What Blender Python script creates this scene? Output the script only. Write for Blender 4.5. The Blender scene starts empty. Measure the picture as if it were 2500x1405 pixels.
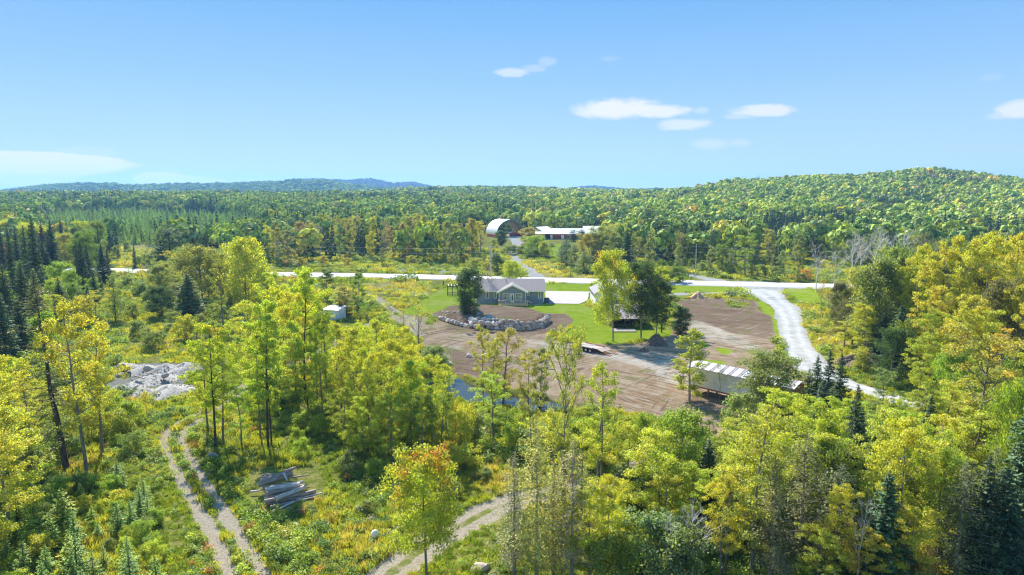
import bpy, math, random
import numpy as np
from mathutils import Vector, Matrix

SC = bpy.context.scene
COL = SC.collection
R = math.radians
PI = math.pi

# ------------------------------------------------------------------ camera, sky, sun, exposure
CAM_H = 25.0
PITCH = R(8.0)
FPX = 1667.0
cam_data = bpy.data.cameras.new("camera")
cam_data.sensor_width = 36.0
cam_data.lens = 36.0 * FPX / 2500.0
cam_data.clip_start = 0.5
cam_data.clip_end = 20000.0
cam = bpy.data.objects.new("camera", cam_data)
cam.location = (0, 0, CAM_H)
cam.rotation_euler = (R(90) - PITCH, 0, 0)
COL.objects.link(cam)
SC.camera = cam

SUN_EL, SUN_AZ = R(43.0), R(-24.0)          # azimuth measured clockwise from +Y
sv = Vector((math.sin(SUN_AZ) * math.cos(SUN_EL), math.cos(SUN_AZ) * math.cos(SUN_EL), math.sin(SUN_EL)))
sun_data = bpy.data.lights.new("sun", 'SUN')
sun_data.energy = 5.0
sun_data.angle = R(0.5)
sun_data.color = (1.0, 0.965, 0.90)
sun = bpy.data.objects.new("sun", sun_data)
sun.rotation_euler = sv.to_track_quat('Z', 'Y').to_euler()
sun.location = (0, 0, 200)
COL.objects.link(sun)

SKY_STRENGTH = 0.15
SC.view_settings.view_transform = 'Standard'
SC.view_settings.look = 'None'
SC.view_settings.exposure = 1.3
SC.view_settings.gamma = 1.0
SC.view_settings.use_curve_mapping = False

SC.render.engine = 'CYCLES'
SC.cycles.max_bounces = 6
SC.cycles.diffuse_bounces = 3
SC.cycles.glossy_bounces = 2
SC.cycles.transmission_bounces = 4
SC.cycles.transparent_max_bounces = 4
SC.cycles.volume_bounces = 0
SC.cycles.caustics_reflective = False
SC.cycles.caustics_refractive = False
SC.cycles.sample_clamp_indirect = 4.0
SC.cycles.use_denoising = True
SC.cycles.filter_width = 1.2
try:
    SC.cycles.denoiser = 'OPENIMAGEDENOISE'
    SC.cycles.denoising_input_passes = 'RGB_ALBEDO_NORMAL'
    SC.cycles.denoising_prefilter = 'ACCURATE'
except Exception:
    pass


def px_dir(px, py):
    """unit-depth direction in world axes of a point of the photograph"""
    a = (px - 1250.0) / FPX
    b = (702.5 - py) / FPX
    # camera axes: right=+X, up=(0,sin p,cos p), forward=(0,cos p,-sin p)
    return (a, math.cos(PITCH) + b * math.sin(PITCH), -math.sin(PITCH) + b * math.cos(PITCH))


def to_px(x, y, z):
    dz = z - CAM_H
    depth = y * math.cos(PITCH) - dz * math.sin(PITCH)
    up = y * math.sin(PITCH) + dz * math.cos(PITCH)
    if depth < 0.1:
        return (-9999, -9999)
    return (1250 + FPX * x / depth, 702.5 - FPX * up / depth)


class NT:
    """small helper to write node trees"""
    def __init__(s, tree):
        s.t = tree
        s.n = tree.nodes
        s.l = tree.links

    def new(s, typ, **kw):
        nd = s.n.new(typ)
        for k, v in kw.items():
            setattr(nd, k, v)
        return nd

    def link(s, a, b):
        s.l.new(a, b)

    def setin(s, sock, v):
        if v is None:
            return
        if isinstance(v, bpy.types.NodeSocket):
            s.l.new(v, sock)
        else:
            sock.default_value = v

    def math(s, op, a, b=None, c=None, clamp=False):
        nd = s.new('ShaderNodeMath', operation=op)
        nd.use_clamp = clamp
        s.setin(nd.inputs[0], a)
        s.setin(nd.inputs[1], b)
        s.setin(nd.inputs[2], c)
        return nd.outputs[0]

    def vmath(s, op, a, b=None):
        nd = s.new('ShaderNodeVectorMath', operation=op)
        s.setin(nd.inputs[0], a)
        s.setin(nd.inputs[1], b)
        return nd.outputs[0]

    def mix(s, f, a, b, mode='MIX'):
        nd = s.new('ShaderNodeMix', data_type='RGBA', blend_type=mode)
        s.setin(nd.inputs[0], f)
        s.setin(nd.inputs[6], a if not isinstance(a, tuple) or len(a) == 4 else a + (1,))
        s.setin(nd.inputs[7], b if not isinstance(b, tuple) or len(b) == 4 else b + (1,))
        return nd.outputs[2]

    def sstep(s, v, lo, hi, a=0.0, b=1.0):
        nd = s.new('ShaderNodeMapRange', interpolation_type='SMOOTHSTEP')
        s.setin(nd.inputs[0], v)
        nd.inputs[1].default_value = lo
        nd.inputs[2].default_value = hi
        nd.inputs[3].default_value = a
        nd.inputs[4].default_value = b
        return nd.outputs[0]

    def noise(s, vec, scale, detail=3.0, rough=0.55, dist=0.0):
        nd = s.new('ShaderNodeTexNoise')
        if vec is not None:
            s.l.new(vec, nd.inputs['Vector'])
        nd.inputs['Scale'].default_value = scale
        nd.inputs['Detail'].default_value = detail
        nd.inputs['Roughness'].default_value = rough
        nd.inputs['Distortion'].default_value = dist
        return nd.outputs[0]

    def attr(s, name, typ='GEOMETRY'):
        nd = s.new('ShaderNodeAttribute', attribute_name=name, attribute_type=typ)
        return nd


world = bpy.data.worlds.new("World")
SC.world = world
world.use_nodes = True
w = NT(world.node_tree)
w.n.clear()
w_out = w.new('ShaderNodeOutputWorld')
bg = w.new('ShaderNodeBackground')
bg.inputs[1].default_value = SKY_STRENGTH
sky = w.new('ShaderNodeTexSky', sky_type='NISHITA')
sky.sun_disc = False
sky.sun_elevation = SUN_EL
sky.sun_rotation = SUN_AZ
sky.altitude = 300.0
sky.air_density = 1.0
sky.dust_density = 0.35
sky.ozone_density = 3.0
tc = w.new('ShaderNodeTexCoord')
nrm = w.vmath('NORMALIZE', tc.outputs['Generated'])
sep = w.new('ShaderNodeSeparateXYZ')
w.link(nrm, sep.inputs[0])
az = w.math('ARCTAN2', sep.outputs[0], sep.outputs[1])
el = w.math('ARCSINE', sep.outputs[2])
comb = w.new('ShaderNodeCombineXYZ')
w.link(az, comb.inputs[0])
w.link(w.math('MULTIPLY', el, 2.6), comb.inputs[1])
nz1 = w.noise(comb.outputs[0], 26.0, 6.0, 0.6)
nz2 = w.noise(comb.outputs[0], 75.0, 4.0, 0.6)
ns = w.math('ADD', w.math('MULTIPLY', w.math('SUBTRACT', nz1, 0.5), 2.3), w.math('MULTIPLY', w.math('SUBTRACT', nz2, 0.5), 1.1))
CLOUDS = [  # centre x, y, half width, half height, opacity
    (1510, 266, 100, 24, 1.0), (1600, 272, 80, 15, 0.95), (1450, 272, 50, 14, 0.7), (1862, 271, 75, 15, 0.85), (1815, 284, 45, 7, 0.4),
    (1668, 305, 58, 14, 0.7), (1735, 352, 45, 13, 0.38), (1805, 349, 30, 9, 0.28), (1250, 177, 42, 11, 0.6),
    (1300, 168, 30, 9, 0.3), (1335, 150, 22, 12, 0.28), (1487, 145, 22, 7, 0.15), (1712, 271, 20, 8, 0.35),
    (95, 400, 130, 16, 0.95), (10, 418, 110, 20, 0.75), (215, 372, 40, 8, 0.15), (395, 436, 42, 9, 0.95), (460, 442, 50, 7, 0.7),
    (2490, 268, 62, 22, 0.85), (2440, 283, 30, 10, 0.4), (2420, 190, 30, 9, 0.12), (2580, 262, 80, 22, 0.9),
    (2900, 300, 160, 30, 0.8), (-300, 330, 190, 30, 0.8), (3300, 200, 200, 30, 0.6), (-800, 250, 220, 34, 0.7),
]
total = None
for (cx, cy, hw, hh, op) in CLOUDS:
    bonus = 2.2 if 380 < cx < 500 else 2.6 if -100 < cx < 300 else 0.25
    d = Vector(px_dir(cx, cy)).normalized()
    a0, e0 = math.atan2(d.x, d.y), math.asin(d.z)
    d1 = Vector(px_dir(cx + hw, cy)).normalized()
    d2 = Vector(px_dir(cx, cy - hh)).normalized()
    wa, we = abs(math.atan2(d1.x, d1.y) - a0), abs(math.asin(d2.z) - e0)
    u = w.math('DIVIDE', w.math('SUBTRACT', az, a0), wa)
    v = w.math('DIVIDE', w.math('SUBTRACT', el, e0), we)
    rr = w.math('ADD', w.math('MULTIPLY', u, u), w.math('MULTIPLY', v, v))
    s_ = w.math('ADD', w.math('SUBTRACT', 1.45 + bonus, rr), ns)
    m_ = w.sstep(s_, 0.0, 1.45, 0.0, op)
    total = m_ if total is None else w.math('MAXIMUM', total, m_)
SKYK = 1.0 / (SKY_STRENGTH * 2 ** 1.3)
wisp = w.math('MULTIPLY', w.noise(comb.outputs[0], 3.0, 5.0, 0.6, 0.6), w.sstep(az, 0.1, 0.7, 0.0, 0.30))
wisp = w.math('MULTIPLY', wisp, w.sstep(el, 0.02, 0.22, 1.0, 0.0))
ramp = w.new('ShaderNodeValToRGB')
cr_el = ramp.color_ramp
cr_el.elements[0].position = 0.0
cr_el.elements[0].color = (0.62, 0.79, 0.95, 1)
cr_el.elements[1].position = 1.0
cr_el.elements[1].color = (0.15, 0.40, 0.82, 1)
for p_, c_ in ((0.05, (0.45, 0.68, 0.93, 1)), (0.10, (0.32, 0.58, 0.91, 1)), (0.17, (0.19, 0.46, 0.87, 1)), (0.32, (0.155, 0.42, 0.85, 1))):
    e_ = cr_el.elements.new(p_)
    e_.color = c_
w.link(w.math('DIVIDE', el, 1.5), ramp.inputs[0])
clear = w.vmath('MULTIPLY', ramp.outputs[0], (SKYK, SKYK, SKYK))
clear = w.mix(0.02, clear, sky.outputs[0])
skc = w.mix(wisp, clear, (0.62 * SKYK, 0.78 * SKYK, 0.92 * SKYK, 1))
final = w.mix(total, skc, (0.93 * SKYK, 0.94 * SKYK, 0.96 * SKYK, 1))
w.link(final, bg.inputs[0])
w.link(bg.outputs[0], w_out.inputs[0])


# ------------------------------------------------------------------ terrain
rng = np.random.default_rng(7)


def lerp_tab(u, tab):
    xs = [t[0] for t in tab]
    ys = [t[1] for t in tab]
    return np.interp(u, xs, ys)


def skyline(tab, dist, tree):
    """photo skyline (px, py) of a wooded ridge at a distance -> table u=x/y -> ground height"""
    out = []
    for px, py in tab:
        d = px_dir(px, py)
        out.append((d[0] / d[1], CAM_H + dist * d[2] / d[1] - tree))
    return out


RIDGES = [
    # (table, distance, front width, back width)
    (skyline([(1250, 470), (1500, 470), (1640, 466), (1700, 456), (1780, 440), (1850, 437), (1950, 431), (2100, 427), (2200, 418), (2260, 413), (2340, 417), (2430, 430), (2500, 436), (2700, 450), (3000, 470)], 860, 14), 860, 330, 500),
    (skyline([(-800, 490), (0, 494), (250, 489), (400, 485), (640, 477), (760, 470), (900, 465), (1000, 458), (1150, 455), (1300, 456), (1420, 461), (1560, 462), (1650, 462), (2000, 470), (3000, 476)], 1350, 14), 1350, 600, 500),
    (skyline([(-900, 480), (-300, 474), (0, 468), (60, 459), (120, 452), (200, 449), (260, 449), (330, 453), (420, 450), (500, 450), (600, 447), (680, 444), (720, 440), (800, 441), (860, 452), (960, 462), (1040, 470), (1200, 490), (1800, 500)], 2300, 12), 2300, 560, 500),
    (skyline([(300, 500), (640, 460), (700, 444), (760, 437), (850, 441), (905, 437), (960, 448), (1010, 446), (1065, 459), (1110, 470), (1330, 475), (1400, 460), (1440, 455), (1500, 460), (1545, 464), (1600, 461), (1640, 462), (1700, 478), (2200, 490)], 3700, 10), 3700, 700, 600),
]
_nx = np.array([0.013, 0.031, -0.047, 0.083, 0.019, 0.11])
_ny = np.array([0.017, -0.023, 0.039, 0.061, -0.053, 0.09])
_na = np.array([0.25, 0.2, 0.12, 0.06, 0.15, 0.05])


def P0(px, py, z=0.0):
    """photo pixel -> ground point on the level z"""
    d = px_dir(px, py)
    t = (z - CAM_H) / d[2]
    return (d[0] * t, d[1] * t)


def seg_dist(x, y, pts):
    best = np.full(np.shape(x), 1e9)
    for (x0, y0), (x1, y1) in zip(pts[:-1], pts[1:]):
        dx, dy = x1 - x0, y1 - y0
        L2 = dx * dx + dy * dy + 1e-9
        t = np.clip(((x - x0) * dx + (y - y0) * dy) / L2, 0, 1)
        best = np.minimum(best, np.hypot(x - x0 - t * dx, y - y0 - t * dy))
    return best


def poly_sd(x, y, pts):
    """signed distance to a closed polygon, positive inside"""
    n = len(pts)
    inside = np.zeros(np.shape(x), bool)
    for i in range(n):
        x0, y0 = pts[i]
        x1, y1 = pts[(i + 1) % n]
        c = ((y0 > y) != (y1 > y)) & (x < (x1 - x0) * (y - y0) / ((y1 - y0) if y1 != y0 else 1e-9) + x0)
        inside ^= c
    d = seg_dist(x, y, list(pts) + [pts[0]])
    return np.where(inside, d, -d)


CREEK = [P0(*p) for p in [(1060, 915), (1095, 930), (1130, 948), (1170, 962), (1215, 972), (1275, 976), (1330, 986), (1360, 996)]]
CREEK_W = 2.6
WALLB = [P0(*p) for p in [(1058, 775), (1082, 783), (1105, 791), (1128, 797), (1150, 799), (1180, 800), (1215, 803), (1250, 806), (1290, 805), (1318, 800), (1334, 790), (1338, 778)]]
BED = WALLB + [P0(*p) for p in [(1300, 765), (1200, 757), (1140, 755), (1085, 760)]]


def smooth(t):
    t = np.clip(t, 0, 1)
    return t * t * (3 - 2 * t)


def terrain(x, y):
    x = np.asarray(x, float)
    y = np.asarray(y, float)
    z = np.zeros(np.broadcast(x, y).shape)
    n = np.zeros_like(z)
    for a, b, c in zip(_nx, _ny, _na):
        n = n + c * np.sin(a * 6.28 * x + 1.7 * b * 100) * np.cos(b * 6.28 * y + a * 50)
    z = z + n * 0.25 * smooth((y - 20) / 40)
    u = x / np.maximum(y, 60.0)
    for tab, D, wf, wb in RIDGES:
        hh = lerp_tab(u, tab)
        dd = y - D
        prof = np.where(dd < 0, np.exp(-(dd / wf) ** 2 * 1.6), np.exp(-(dd / wb) ** 2))
        prof = prof * smooth((y - 330) / 250)
        z = np.maximum(z, hh * prof) if D > 900 else z + np.maximum(hh, 0) * prof
    z = z + n * 3.0 * smooth((y - 420) / 500)
    c = seg_dist(x, y, CREEK)
    z = z - 1.0 * smooth(1 - (c - CREEK_W * 0.6) / 2.2)
    if np.ndim(x) or True:
        sd = poly_sd(x, y, BED)
        z = z + 1.25 * smooth(sd / 1.0) * smooth((sd) / 1.0)
    return z


def TZ(x, y):
    return float(terrain(np.array([x]), np.array([y]))[0])


def P(px, py):
    """photo pixel -> (x, y, z) on the terrain"""
    z = 0.0
    for _ in range(4):
        x, y = P0(px, py, z)
        z = TZ(x, y)
    return (x, y, z)

# ------------------------------------------------------------------ materials
def new_mat(name):
    m = bpy.data.materials.new(name)
    m.use_nodes = True
    t = NT(m.node_tree)
    t.n.clear()
    out = t.new('ShaderNodeOutputMaterial')
    return m, t, out


def simple_mat(name, col, rough=0.7, metal=0.0, var=0.18, scale=3.0, bump=0.0, bscale=20.0, spec=0.3, stretch=None, col2=None):
    m, t, out = new_mat(name)
    bs = t.new('ShaderNodeBsdfPrincipled')
    tcn = t.new('ShaderNodeTexCoord')
    vec = tcn.outputs['Object']
    if stretch:
        mp = t.new('ShaderNodeMapping')
        mp.inputs['Scale'].default_value = stretch
        t.link(vec, mp.inputs[0])
        vec = mp.outputs[0]
    n = t.noise(vec, scale, 5.0, 0.6)
    c2 = col2 or tuple(c * (1 - var) for c in col)
    c1 = tuple(min(1, c * (1 + var)) for c in col) if not col2 else col
    f = t.sstep(n, 0.3, 0.7)
    t.link(t.mix(f, c2, c1), bs.inputs['Base Color'])
    bs.inputs['Roughness'].default_value = rough
    bs.inputs['Metallic'].default_value = metal
    bs.inputs['Specular IOR Level'].default_value = spec
    if bump:
        b = t.new('ShaderNodeBump')
        b.inputs['Strength'].default_value = bump
        b.inputs['Distance'].default_value = 0.05
        t.link(t.noise(vec, bscale, 4.0, 0.6), b.inputs['Height'])
        t.link(b.outputs[0], bs.inputs['Normal'])
    t.link(bs.outputs[0], out.inputs[0])
    return m


def leaf_mat(name, accent=(0.60, 0.36, 0.03), src='OBJECT', transl=0.47, nscale=0.35, accent2=None, vlo=0.55, vhi=1.35):
    m, t, out = new_mat(name)
    tcn = t.new('ShaderNodeTexCoord')
    if src == 'OBJECT':
        oi = t.new('ShaderNodeObjectInfo')
        base, alpha = oi.outputs['Color'], oi.outputs['Alpha']
        rnd = oi.outputs['Random']
    else:
        a = t.attr('tint', 'INSTANCER')
        base, alpha = a.outputs['Color'], a.outputs['Alpha']
        rnd = None
    v = t.attr('v').outputs['Fac']
    c = t.attr('c').outputs['Fac']
    hgt = t.attr('hgt').outputs['Fac']
    pos = tcn.outputs['Object']
    if rnd is not None:
        off = t.new('ShaderNodeCombineXYZ')
        t.link(t.math('MULTIPLY', rnd, 91.0), off.inputs[0])
        pos = t.vmath('ADD', pos, off.outputs[0])
    n = t.noise(pos, nscale, 2.0, 0.5)
    # leaves that have turned: mostly high in the crown, in patches
    s_ = t.math('ADD', t.math('MULTIPLY', n, 1.6), t.math('MULTIPLY', hgt, 0.55))
    s_ = t.math('ADD', s_, t.math('MULTIPLY', c, 0.35))
    s_ = t.math('ADD', s_, t.math('MULTIPLY', alpha, 1.15))
    mask = t.sstep(s_, 1.92, 2.35)
    mask = t.math('MULTIPLY', mask, t.sstep(alpha, 0.0, 0.12))
    acc = accent + (1,)
    if accent2:
        acc = t.mix(t.sstep(t.noise(pos, nscale * 1.7, 1.0), 0.45, 0.62), accent + (1,), accent2 + (1,))
    col = t.mix(mask, base, acc)
    hsv = t.new('ShaderNodeHueSaturation')
    t.link(t.math('ADD', 0.485, t.math('MULTIPLY', c, 0.03)), hsv.inputs['Hue'])
    hsv.inputs['Saturation'].default_value = 1.0
    mul = t.new('ShaderNodeMapRange')
    t.link(v, mul.inputs[0])
    mul.inputs[3].default_value = vlo
    mul.inputs[4].default_value = vhi
    t.link(mul.outputs[0], hsv.inputs['Value'])
    t.link(col, hsv.inputs['Color'])
    colf = hsv.outputs[0]
    tl = t.mix(1.0, colf, (1.32, 1.27, 0.5, 1), 'MULTIPLY')
    df = t.new('ShaderNodeBsdfDiffuse')
    t.link(colf, df.inputs[0])
    tr = t.new('ShaderNodeBsdfTranslucent')
    t.link(tl, tr.inputs[0])
    ms = t.new('ShaderNodeMixShader')
    ms.inputs[0].default_value = transl
    t.link(df.outputs[0], ms.inputs[1])
    t.link(tr.outputs[0], ms.inputs[2])
    gl = t.new('ShaderNodeBsdfGlossy')
    gl.inputs['Roughness'].default_value = 0.6
    gl.inputs[0].default_value = (0.9, 0.95, 1.0, 1)
    ms2 = t.new('ShaderNodeMixShader')
    ms2.inputs[0].default_value = 0.02
    t.link(ms.outputs[0], ms2.inputs[1])
    t.link(gl.outputs[0], ms2.inputs[2])
    t.link(ms2.outputs[0], out.inputs[0])
    return m


M = {}
M['leaf'] = leaf_mat('leaf', accent=(0.56, 0.51, 0.06))
M['leaf_red'] = leaf_mat('leaf_red', accent=(0.62, 0.20, 0.03), accent2=(0.50, 0.06, 0.03), nscale=0.3)
M['leaf_orange'] = leaf_mat('leaf_orange', accent=(0.66, 0.40, 0.06), nscale=0.4)
M['needle'] = leaf_mat('needle', accent=(0.20, 0.12, 0.05), transl=0.2, vlo=0.5, vhi=1.5)
M['leaf_far'] = leaf_mat('leaf_far', src='INST', accent=(0.50, 0.43, 0.04), transl=0.22)
M['grass_blade'] = leaf_mat('grass_blade', src='INST', accent=(0.5, 0.4, 0.1), transl=0.4, vlo=0.6, vhi=1.4)
M['bark_grey'] = simple_mat('bark_grey', (0.20, 0.18, 0.15), 0.9, var=0.35, scale=6, bump=0.5, stretch=(1, 1, 0.25))
M['bark_dark'] = simple_mat('bark_dark', (0.075, 0.06, 0.045), 0.9, var=0.35, scale=6, bump=0.5, stretch=(1, 1, 0.25))
M['bark_pale'] = simple_mat('bark_pale', (0.42, 0.40, 0.36), 0.85, scale=5, bump=0.3, stretch=(1, 1, 0.4), col2=(0.22, 0.2, 0.18))
M['wood_dead'] = simple_mat('wood_dead', (0.62, 0.58, 0.54), 0.85, var=0.25, scale=5)


# ------------------------------------------------------------------ mesh helpers
def tag(o, label=None, cat=None, group=None, kind=None):
    if label:
        o['label'] = label
    if cat:
        o['category'] = cat
    if group:
        o['group'] = group
    if kind:
        o['kind'] = kind
    return o


def mesh_np(name, verts, faces, mat=None, attrs=None, smooth_=False):
    """faces: (n,k) int array, or a list of such arrays"""
    me = bpy.data.meshes.new(name)
    verts = np.asarray(verts, np.float32)
    fl = faces if isinstance(faces, list) else [faces]
    fl = [np.asarray(f, np.int32) for f in fl if len(f)]
    nl = sum(f.size for f in fl)
    nf = sum(len(f) for f in fl)
    me.vertices.add(len(verts))
    me.vertices.foreach_set('co', verts.ravel())
    me.loops.add(nl)
    me.loops.foreach_set('vertex_index', np.concatenate([f.ravel() for f in fl]))
    me.polygons.add(nf)
    sizes = np.concatenate([np.full(len(f), f.shape[1], np.int32) for f in fl])
    starts = np.concatenate([[0], np.cumsum(sizes)[:-1]]).astype(np.int32)
    me.polygons.foreach_set('loop_start', starts)
    me.polygons.foreach_set('loop_total', sizes)
    if smooth_:
        me.polygons.foreach_set('use_smooth', np.ones(nf, bool))
    me.update(calc_edges=True)
    if attrs:
        for k, (dom, typ, arr) in attrs.items():
            at = me.attributes.new(k, typ, dom)
            arr = np.asarray(arr, np.float32)
            at.data.foreach_set('color' if typ == 'FLOAT_COLOR' else 'value', arr.ravel())
    if mat:
        me.materials.append(mat)
    return me


def obj(name, me, parent=None, loc=None, rot=None, scale=None):
    o = bpy.data.objects.new(name, me)
    COL.objects.link(o)
    if parent:
        o.parent = parent
    if loc is not None:
        o.location = loc
    if rot is not None:
        o.rotation_euler = rot
    if scale is not None:
        o.scale = scale
    return o


def thing(name, label, cat, loc=(0, 0, 0), rz=0.0, group=None):
    o = bpy.data.objects.new(name, None)
    o.empty_display_size = 0.3
    COL.objects.link(o)
    o.location = loc
    o.rotation_euler = (0, 0, rz)
    return tag(o, label, cat, group)


class MB:
    def __init__(s):
        s.v = []
        s.f = []

    def quad(s, *p):
        i = len(s.v)
        s.v += [tuple(q) for q in p]
        s.f.append(tuple(range(i, i + len(p))))

    def box(s, x0, x1, y0, y1, z0, z1):
        i = len(s.v)
        s.v += [(x0, y0, z0), (x1, y0, z0), (x1, y1, z0), (x0, y1, z0), (x0, y0, z1), (x1, y0, z1), (x1, y1, z1), (x0, y1, z1)]
        s.f += [(i, i + 3, i + 2, i + 1), (i + 4, i + 5, i + 6, i + 7), (i, i + 1, i + 5, i + 4), (i + 1, i + 2, i + 6, i + 5), (i + 2, i + 3, i + 7, i + 6), (i + 3, i, i + 4, i + 7)]
        return s

    def prism(s, poly, axis, a, b):
        """extrude a 2-D polygon; axis 'x': poly=(y,z), 'y': poly=(x,z), 'z': poly=(x,y)"""
        i = len(s.v)
        n = len(poly)
        for t_ in (a, b):
            for p, q in poly:
                s.v.append((t_, p, q) if axis == 'x' else (p, t_, q) if axis == 'y' else (p, q, t_))
        s.f.append(tuple(range(i, i + n)))
        s.f.append(tuple(range(i + 2 * n - 1, i + n - 1, -1)))
        for k in range(n):
            j = (k + 1) % n
            s.f.append((i + k, i + n + k, i + n + j, i + j))
        return s

    def beam(s, p, q, w_, h_=None):
        h_ = h_ or w_
        p, q = Vector(p), Vector(q)
        d = (q - p).normalized()
        up = Vector((0, 0, 1)) if abs(d.z) < 0.95 else Vector((1, 0, 0))
        sd = d.cross(up).normalized()
        u = sd.cross(d).normalized()
        i = len(s.v)
        for c in (p, q):
            for a, b in ((-1, -1), (1, -1), (1, 1), (-1, 1)):
                s.v.append(tuple(c + sd * a * w_ / 2 + u * b * h_ / 2))
        s.f += [(i, i + 1, i + 2, i + 3), (i + 7, i + 6, i + 5, i + 4)]
        for k in range(4):
            j = (k + 1) % 4
            s.f.append((i + k, i + 4 + k, i + 4 + j, i + j))
        return s

    def tube(s, pts, rad, n=8, cap=True):
        pts = [Vector(p) for p in pts]
        i0 = len(s.v)
        for k, p in enumerate(pts):
            d = (pts[min(k + 1, len(pts) - 1)] - pts[max(k - 1, 0)]).normalized()
            up = Vector((0, 0, 1)) if abs(d.z) < 0.9 else Vector((1, 0, 0))
            a = d.cross(up).normalized()
            b = d.cross(a).normalized()
            r = rad[k] if isinstance(rad, (list, tuple)) else rad
            for j in range(n):
                t_ = 2 * PI * j / n
                s.v.append(tuple(p + a * math.cos(t_) * r + b * math.sin(t_) * r))
        for k in range(len(pts) - 1):
            for j in range(n):
                j2 = (j + 1) % n
                s.f.append((i0 + k * n + j, i0 + k * n + j2, i0 + (k + 1) * n + j2, i0 + (k + 1) * n + j))
        if cap:
            s.f.append(tuple(i0 + j for j in range(n))[::-1])
            s.f.append(tuple(i0 + (len(pts) - 1) * n + j for j in range(n)))
        return s

    def build(s, name, mat, parent=None, bevel=0.0, smooth_=False, **kw):
        me = bpy.data.meshes.new(name)
        me.from_pydata([tuple(map(float, v)) for v in s.v], [], s.f)
        me.update()
        me.materials.append(mat if not isinstance(mat, str) else M[mat])
        if smooth_:
            me.polygons.foreach_set('use_smooth', np.ones(len(me.polygons), bool))
        o = obj(name, me, parent, **kw)
        return o


# ------------------------------------------------------------------ ground masks
def PP(*pts):
    return [P0(*p) for p in pts]


ROAD_L = [(-200, 654), (100, 657), (285, 661), (650, 669.5), (1000, 675.5), (1240, 682), (1450, 687), (1640, 690), (1800, 694.5), (1990, 698.5), (2300, 706), (2700, 716)]
ROAD = [P0(*p) for p in ROAD_L]
ROAD_W = 4.6
LAWNS = [
    PP((1120, 692), (1185, 693), (1330, 692), (1445, 694), (1445, 716), (1420, 742), (1450, 756), (1470, 785), (1500, 800), (1560, 805), (1640, 805), (1690, 790), (1720, 806), (1690, 822), (1600, 830), (1500, 838), (1450, 840), (1395, 836), (1370, 825), (1392, 800), (1385, 772), (1300, 766), (1240, 764), (1180, 757), (1120, 752), (1060, 765), (1010, 772), (960, 780), (990, 755), (1040, 728), (1090, 702)),
    PP((1635, 698), (1780, 699), (1798, 706), (1780, 713), (1690, 715), (1635, 716)),
    PP((1905, 706), (1995, 707), (2010, 740), (1948, 741), (1925, 722)),
    PP((1840, 733), (1868, 738), (1893, 760), (1903, 790), (1903, 826), (1885, 828), (1873, 800), (1865, 770)),
    PP((1735, 850), (1775, 845), (1795, 860), (1770, 870)), PP((1690, 880), (1780, 880), (1790, 895), (1720, 893)), PP((1700, 822), (1730, 835), (1745, 850), (1705, 850)),
    PP((1330, 600), (1370, 596), (1380, 622), (1365, 640), (1340, 625)),
    PP((740, 672), (790, 676), (780, 700), (745, 690)),
    PP((400, 782), (440, 780), (445, 792), (410, 795)),
]
DIRTS = [
    PP((1045, 800), (1055, 768), (1090, 756), (1150, 751), (1200, 760), (1300, 766), (1386, 766), (1392, 800), (1350, 822), (1395, 837), (1500, 846), (1600, 834), (1640, 822), (1640, 800), (1655, 770), (1650, 738), (1700, 727), (1790, 731), (1850, 736), (1868, 770), (1885, 815), (1905, 850), (1940, 895), (2000, 930), (1930, 960), (1900, 1010), (1780, 1070), (1690, 1045), (1600, 1010), (1520, 1000), (1480, 990), (1400, 985), (1300, 962), (1200, 940), (1110, 905), (1070, 870), (1040, 840)),
    PP((1000, 768), (1050, 775), (1050, 800), (1040, 830), (985, 800), (960, 780)),
]
SOIL_AND_SHADE = [
    PP((1055, 770), (1090, 757), (1150, 752), (1200, 759), (1260, 765), (1330, 768), (1386, 766), (1392, 795), (1350, 815), (1280, 822), (1180, 815), (1100, 805)),
    PP((1655, 770), (1650, 738), (1700, 728), (1790, 732), (1848, 737), (1866, 770), (1880, 818), (1870, 832), (1800, 815), (1730, 790)),
    PP((1690, 960), (1770, 975), (1800, 1000), (1740, 1010), (1690, 990)),  # not darker soil: shade below the box trailer, painted into the ground colour
    PP((1080, 850), (1180, 870), (1240, 910), (1200, 935), (1120, 905)),
]
PALE = [PP((1640, 790), (1700, 780), (1780, 810), (1870, 845), (1880, 870), (1790, 850), (1700, 820)), PP((1120, 795), (1155, 800), (1150, 812), (1120, 808)),
        PP((1260, 825), (1390, 835), (1440, 862), (1300, 855)), PP((1040, 860), (1110, 850), (1130, 870), (1080, 890)),
        PP((1440, 855), (1640, 870), (1660, 940), (1560, 900)), PP((1960, 765 + 0), (980, 765), (1040, 790), (1000, 800))[1:]]
CONCRETE = PP((1329, 711), (1440, 713.5), (1434, 735), (1413, 743.5), (1333, 742))
DRIVE_C = [(1850, 694), (1860, 712), (1885, 728), (1915, 752), (1930, 785), (1940, 825), (1955, 865), (1992, 905), (2060, 938), (2140, 962), (2240, 992), (2380, 1022), (2560, 1050)]
DRIVE_WID = [6.5, 4.8, 3.3, 2.5, 2.15, 2.2, 2.7, 2.7, 2.3, 2.0, 1.8, 1.6, 1.5]
DRIVE = [P0(*p) for p in DRIVE_C]
SPUR = [P0(*p) for p in [(1560, 722), (1640, 719), (1700, 718.5), (1780, 717), (1850, 712)]]
FARDRIVE = [P0(*p) for p in [(1320, 690), (1300, 668), (1283, 655), (1262, 640), (1250, 618), (1262, 596), (1268, 575)]]
FARDRIVE2 = [P0(*p) for p in [(1790, 694), (1740, 684), (1700, 675), (1660, 668), (1600, 662)]]
RUT_A = [P0(*p) for p in [(700, 1640), (610, 1500), (560, 1405), (530, 1330), (480, 1240), (430, 1150), (402, 1090), (404, 1058), (440, 1030), (500, 1000), (560, 960), (610, 930), (700, 880)]]
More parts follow.
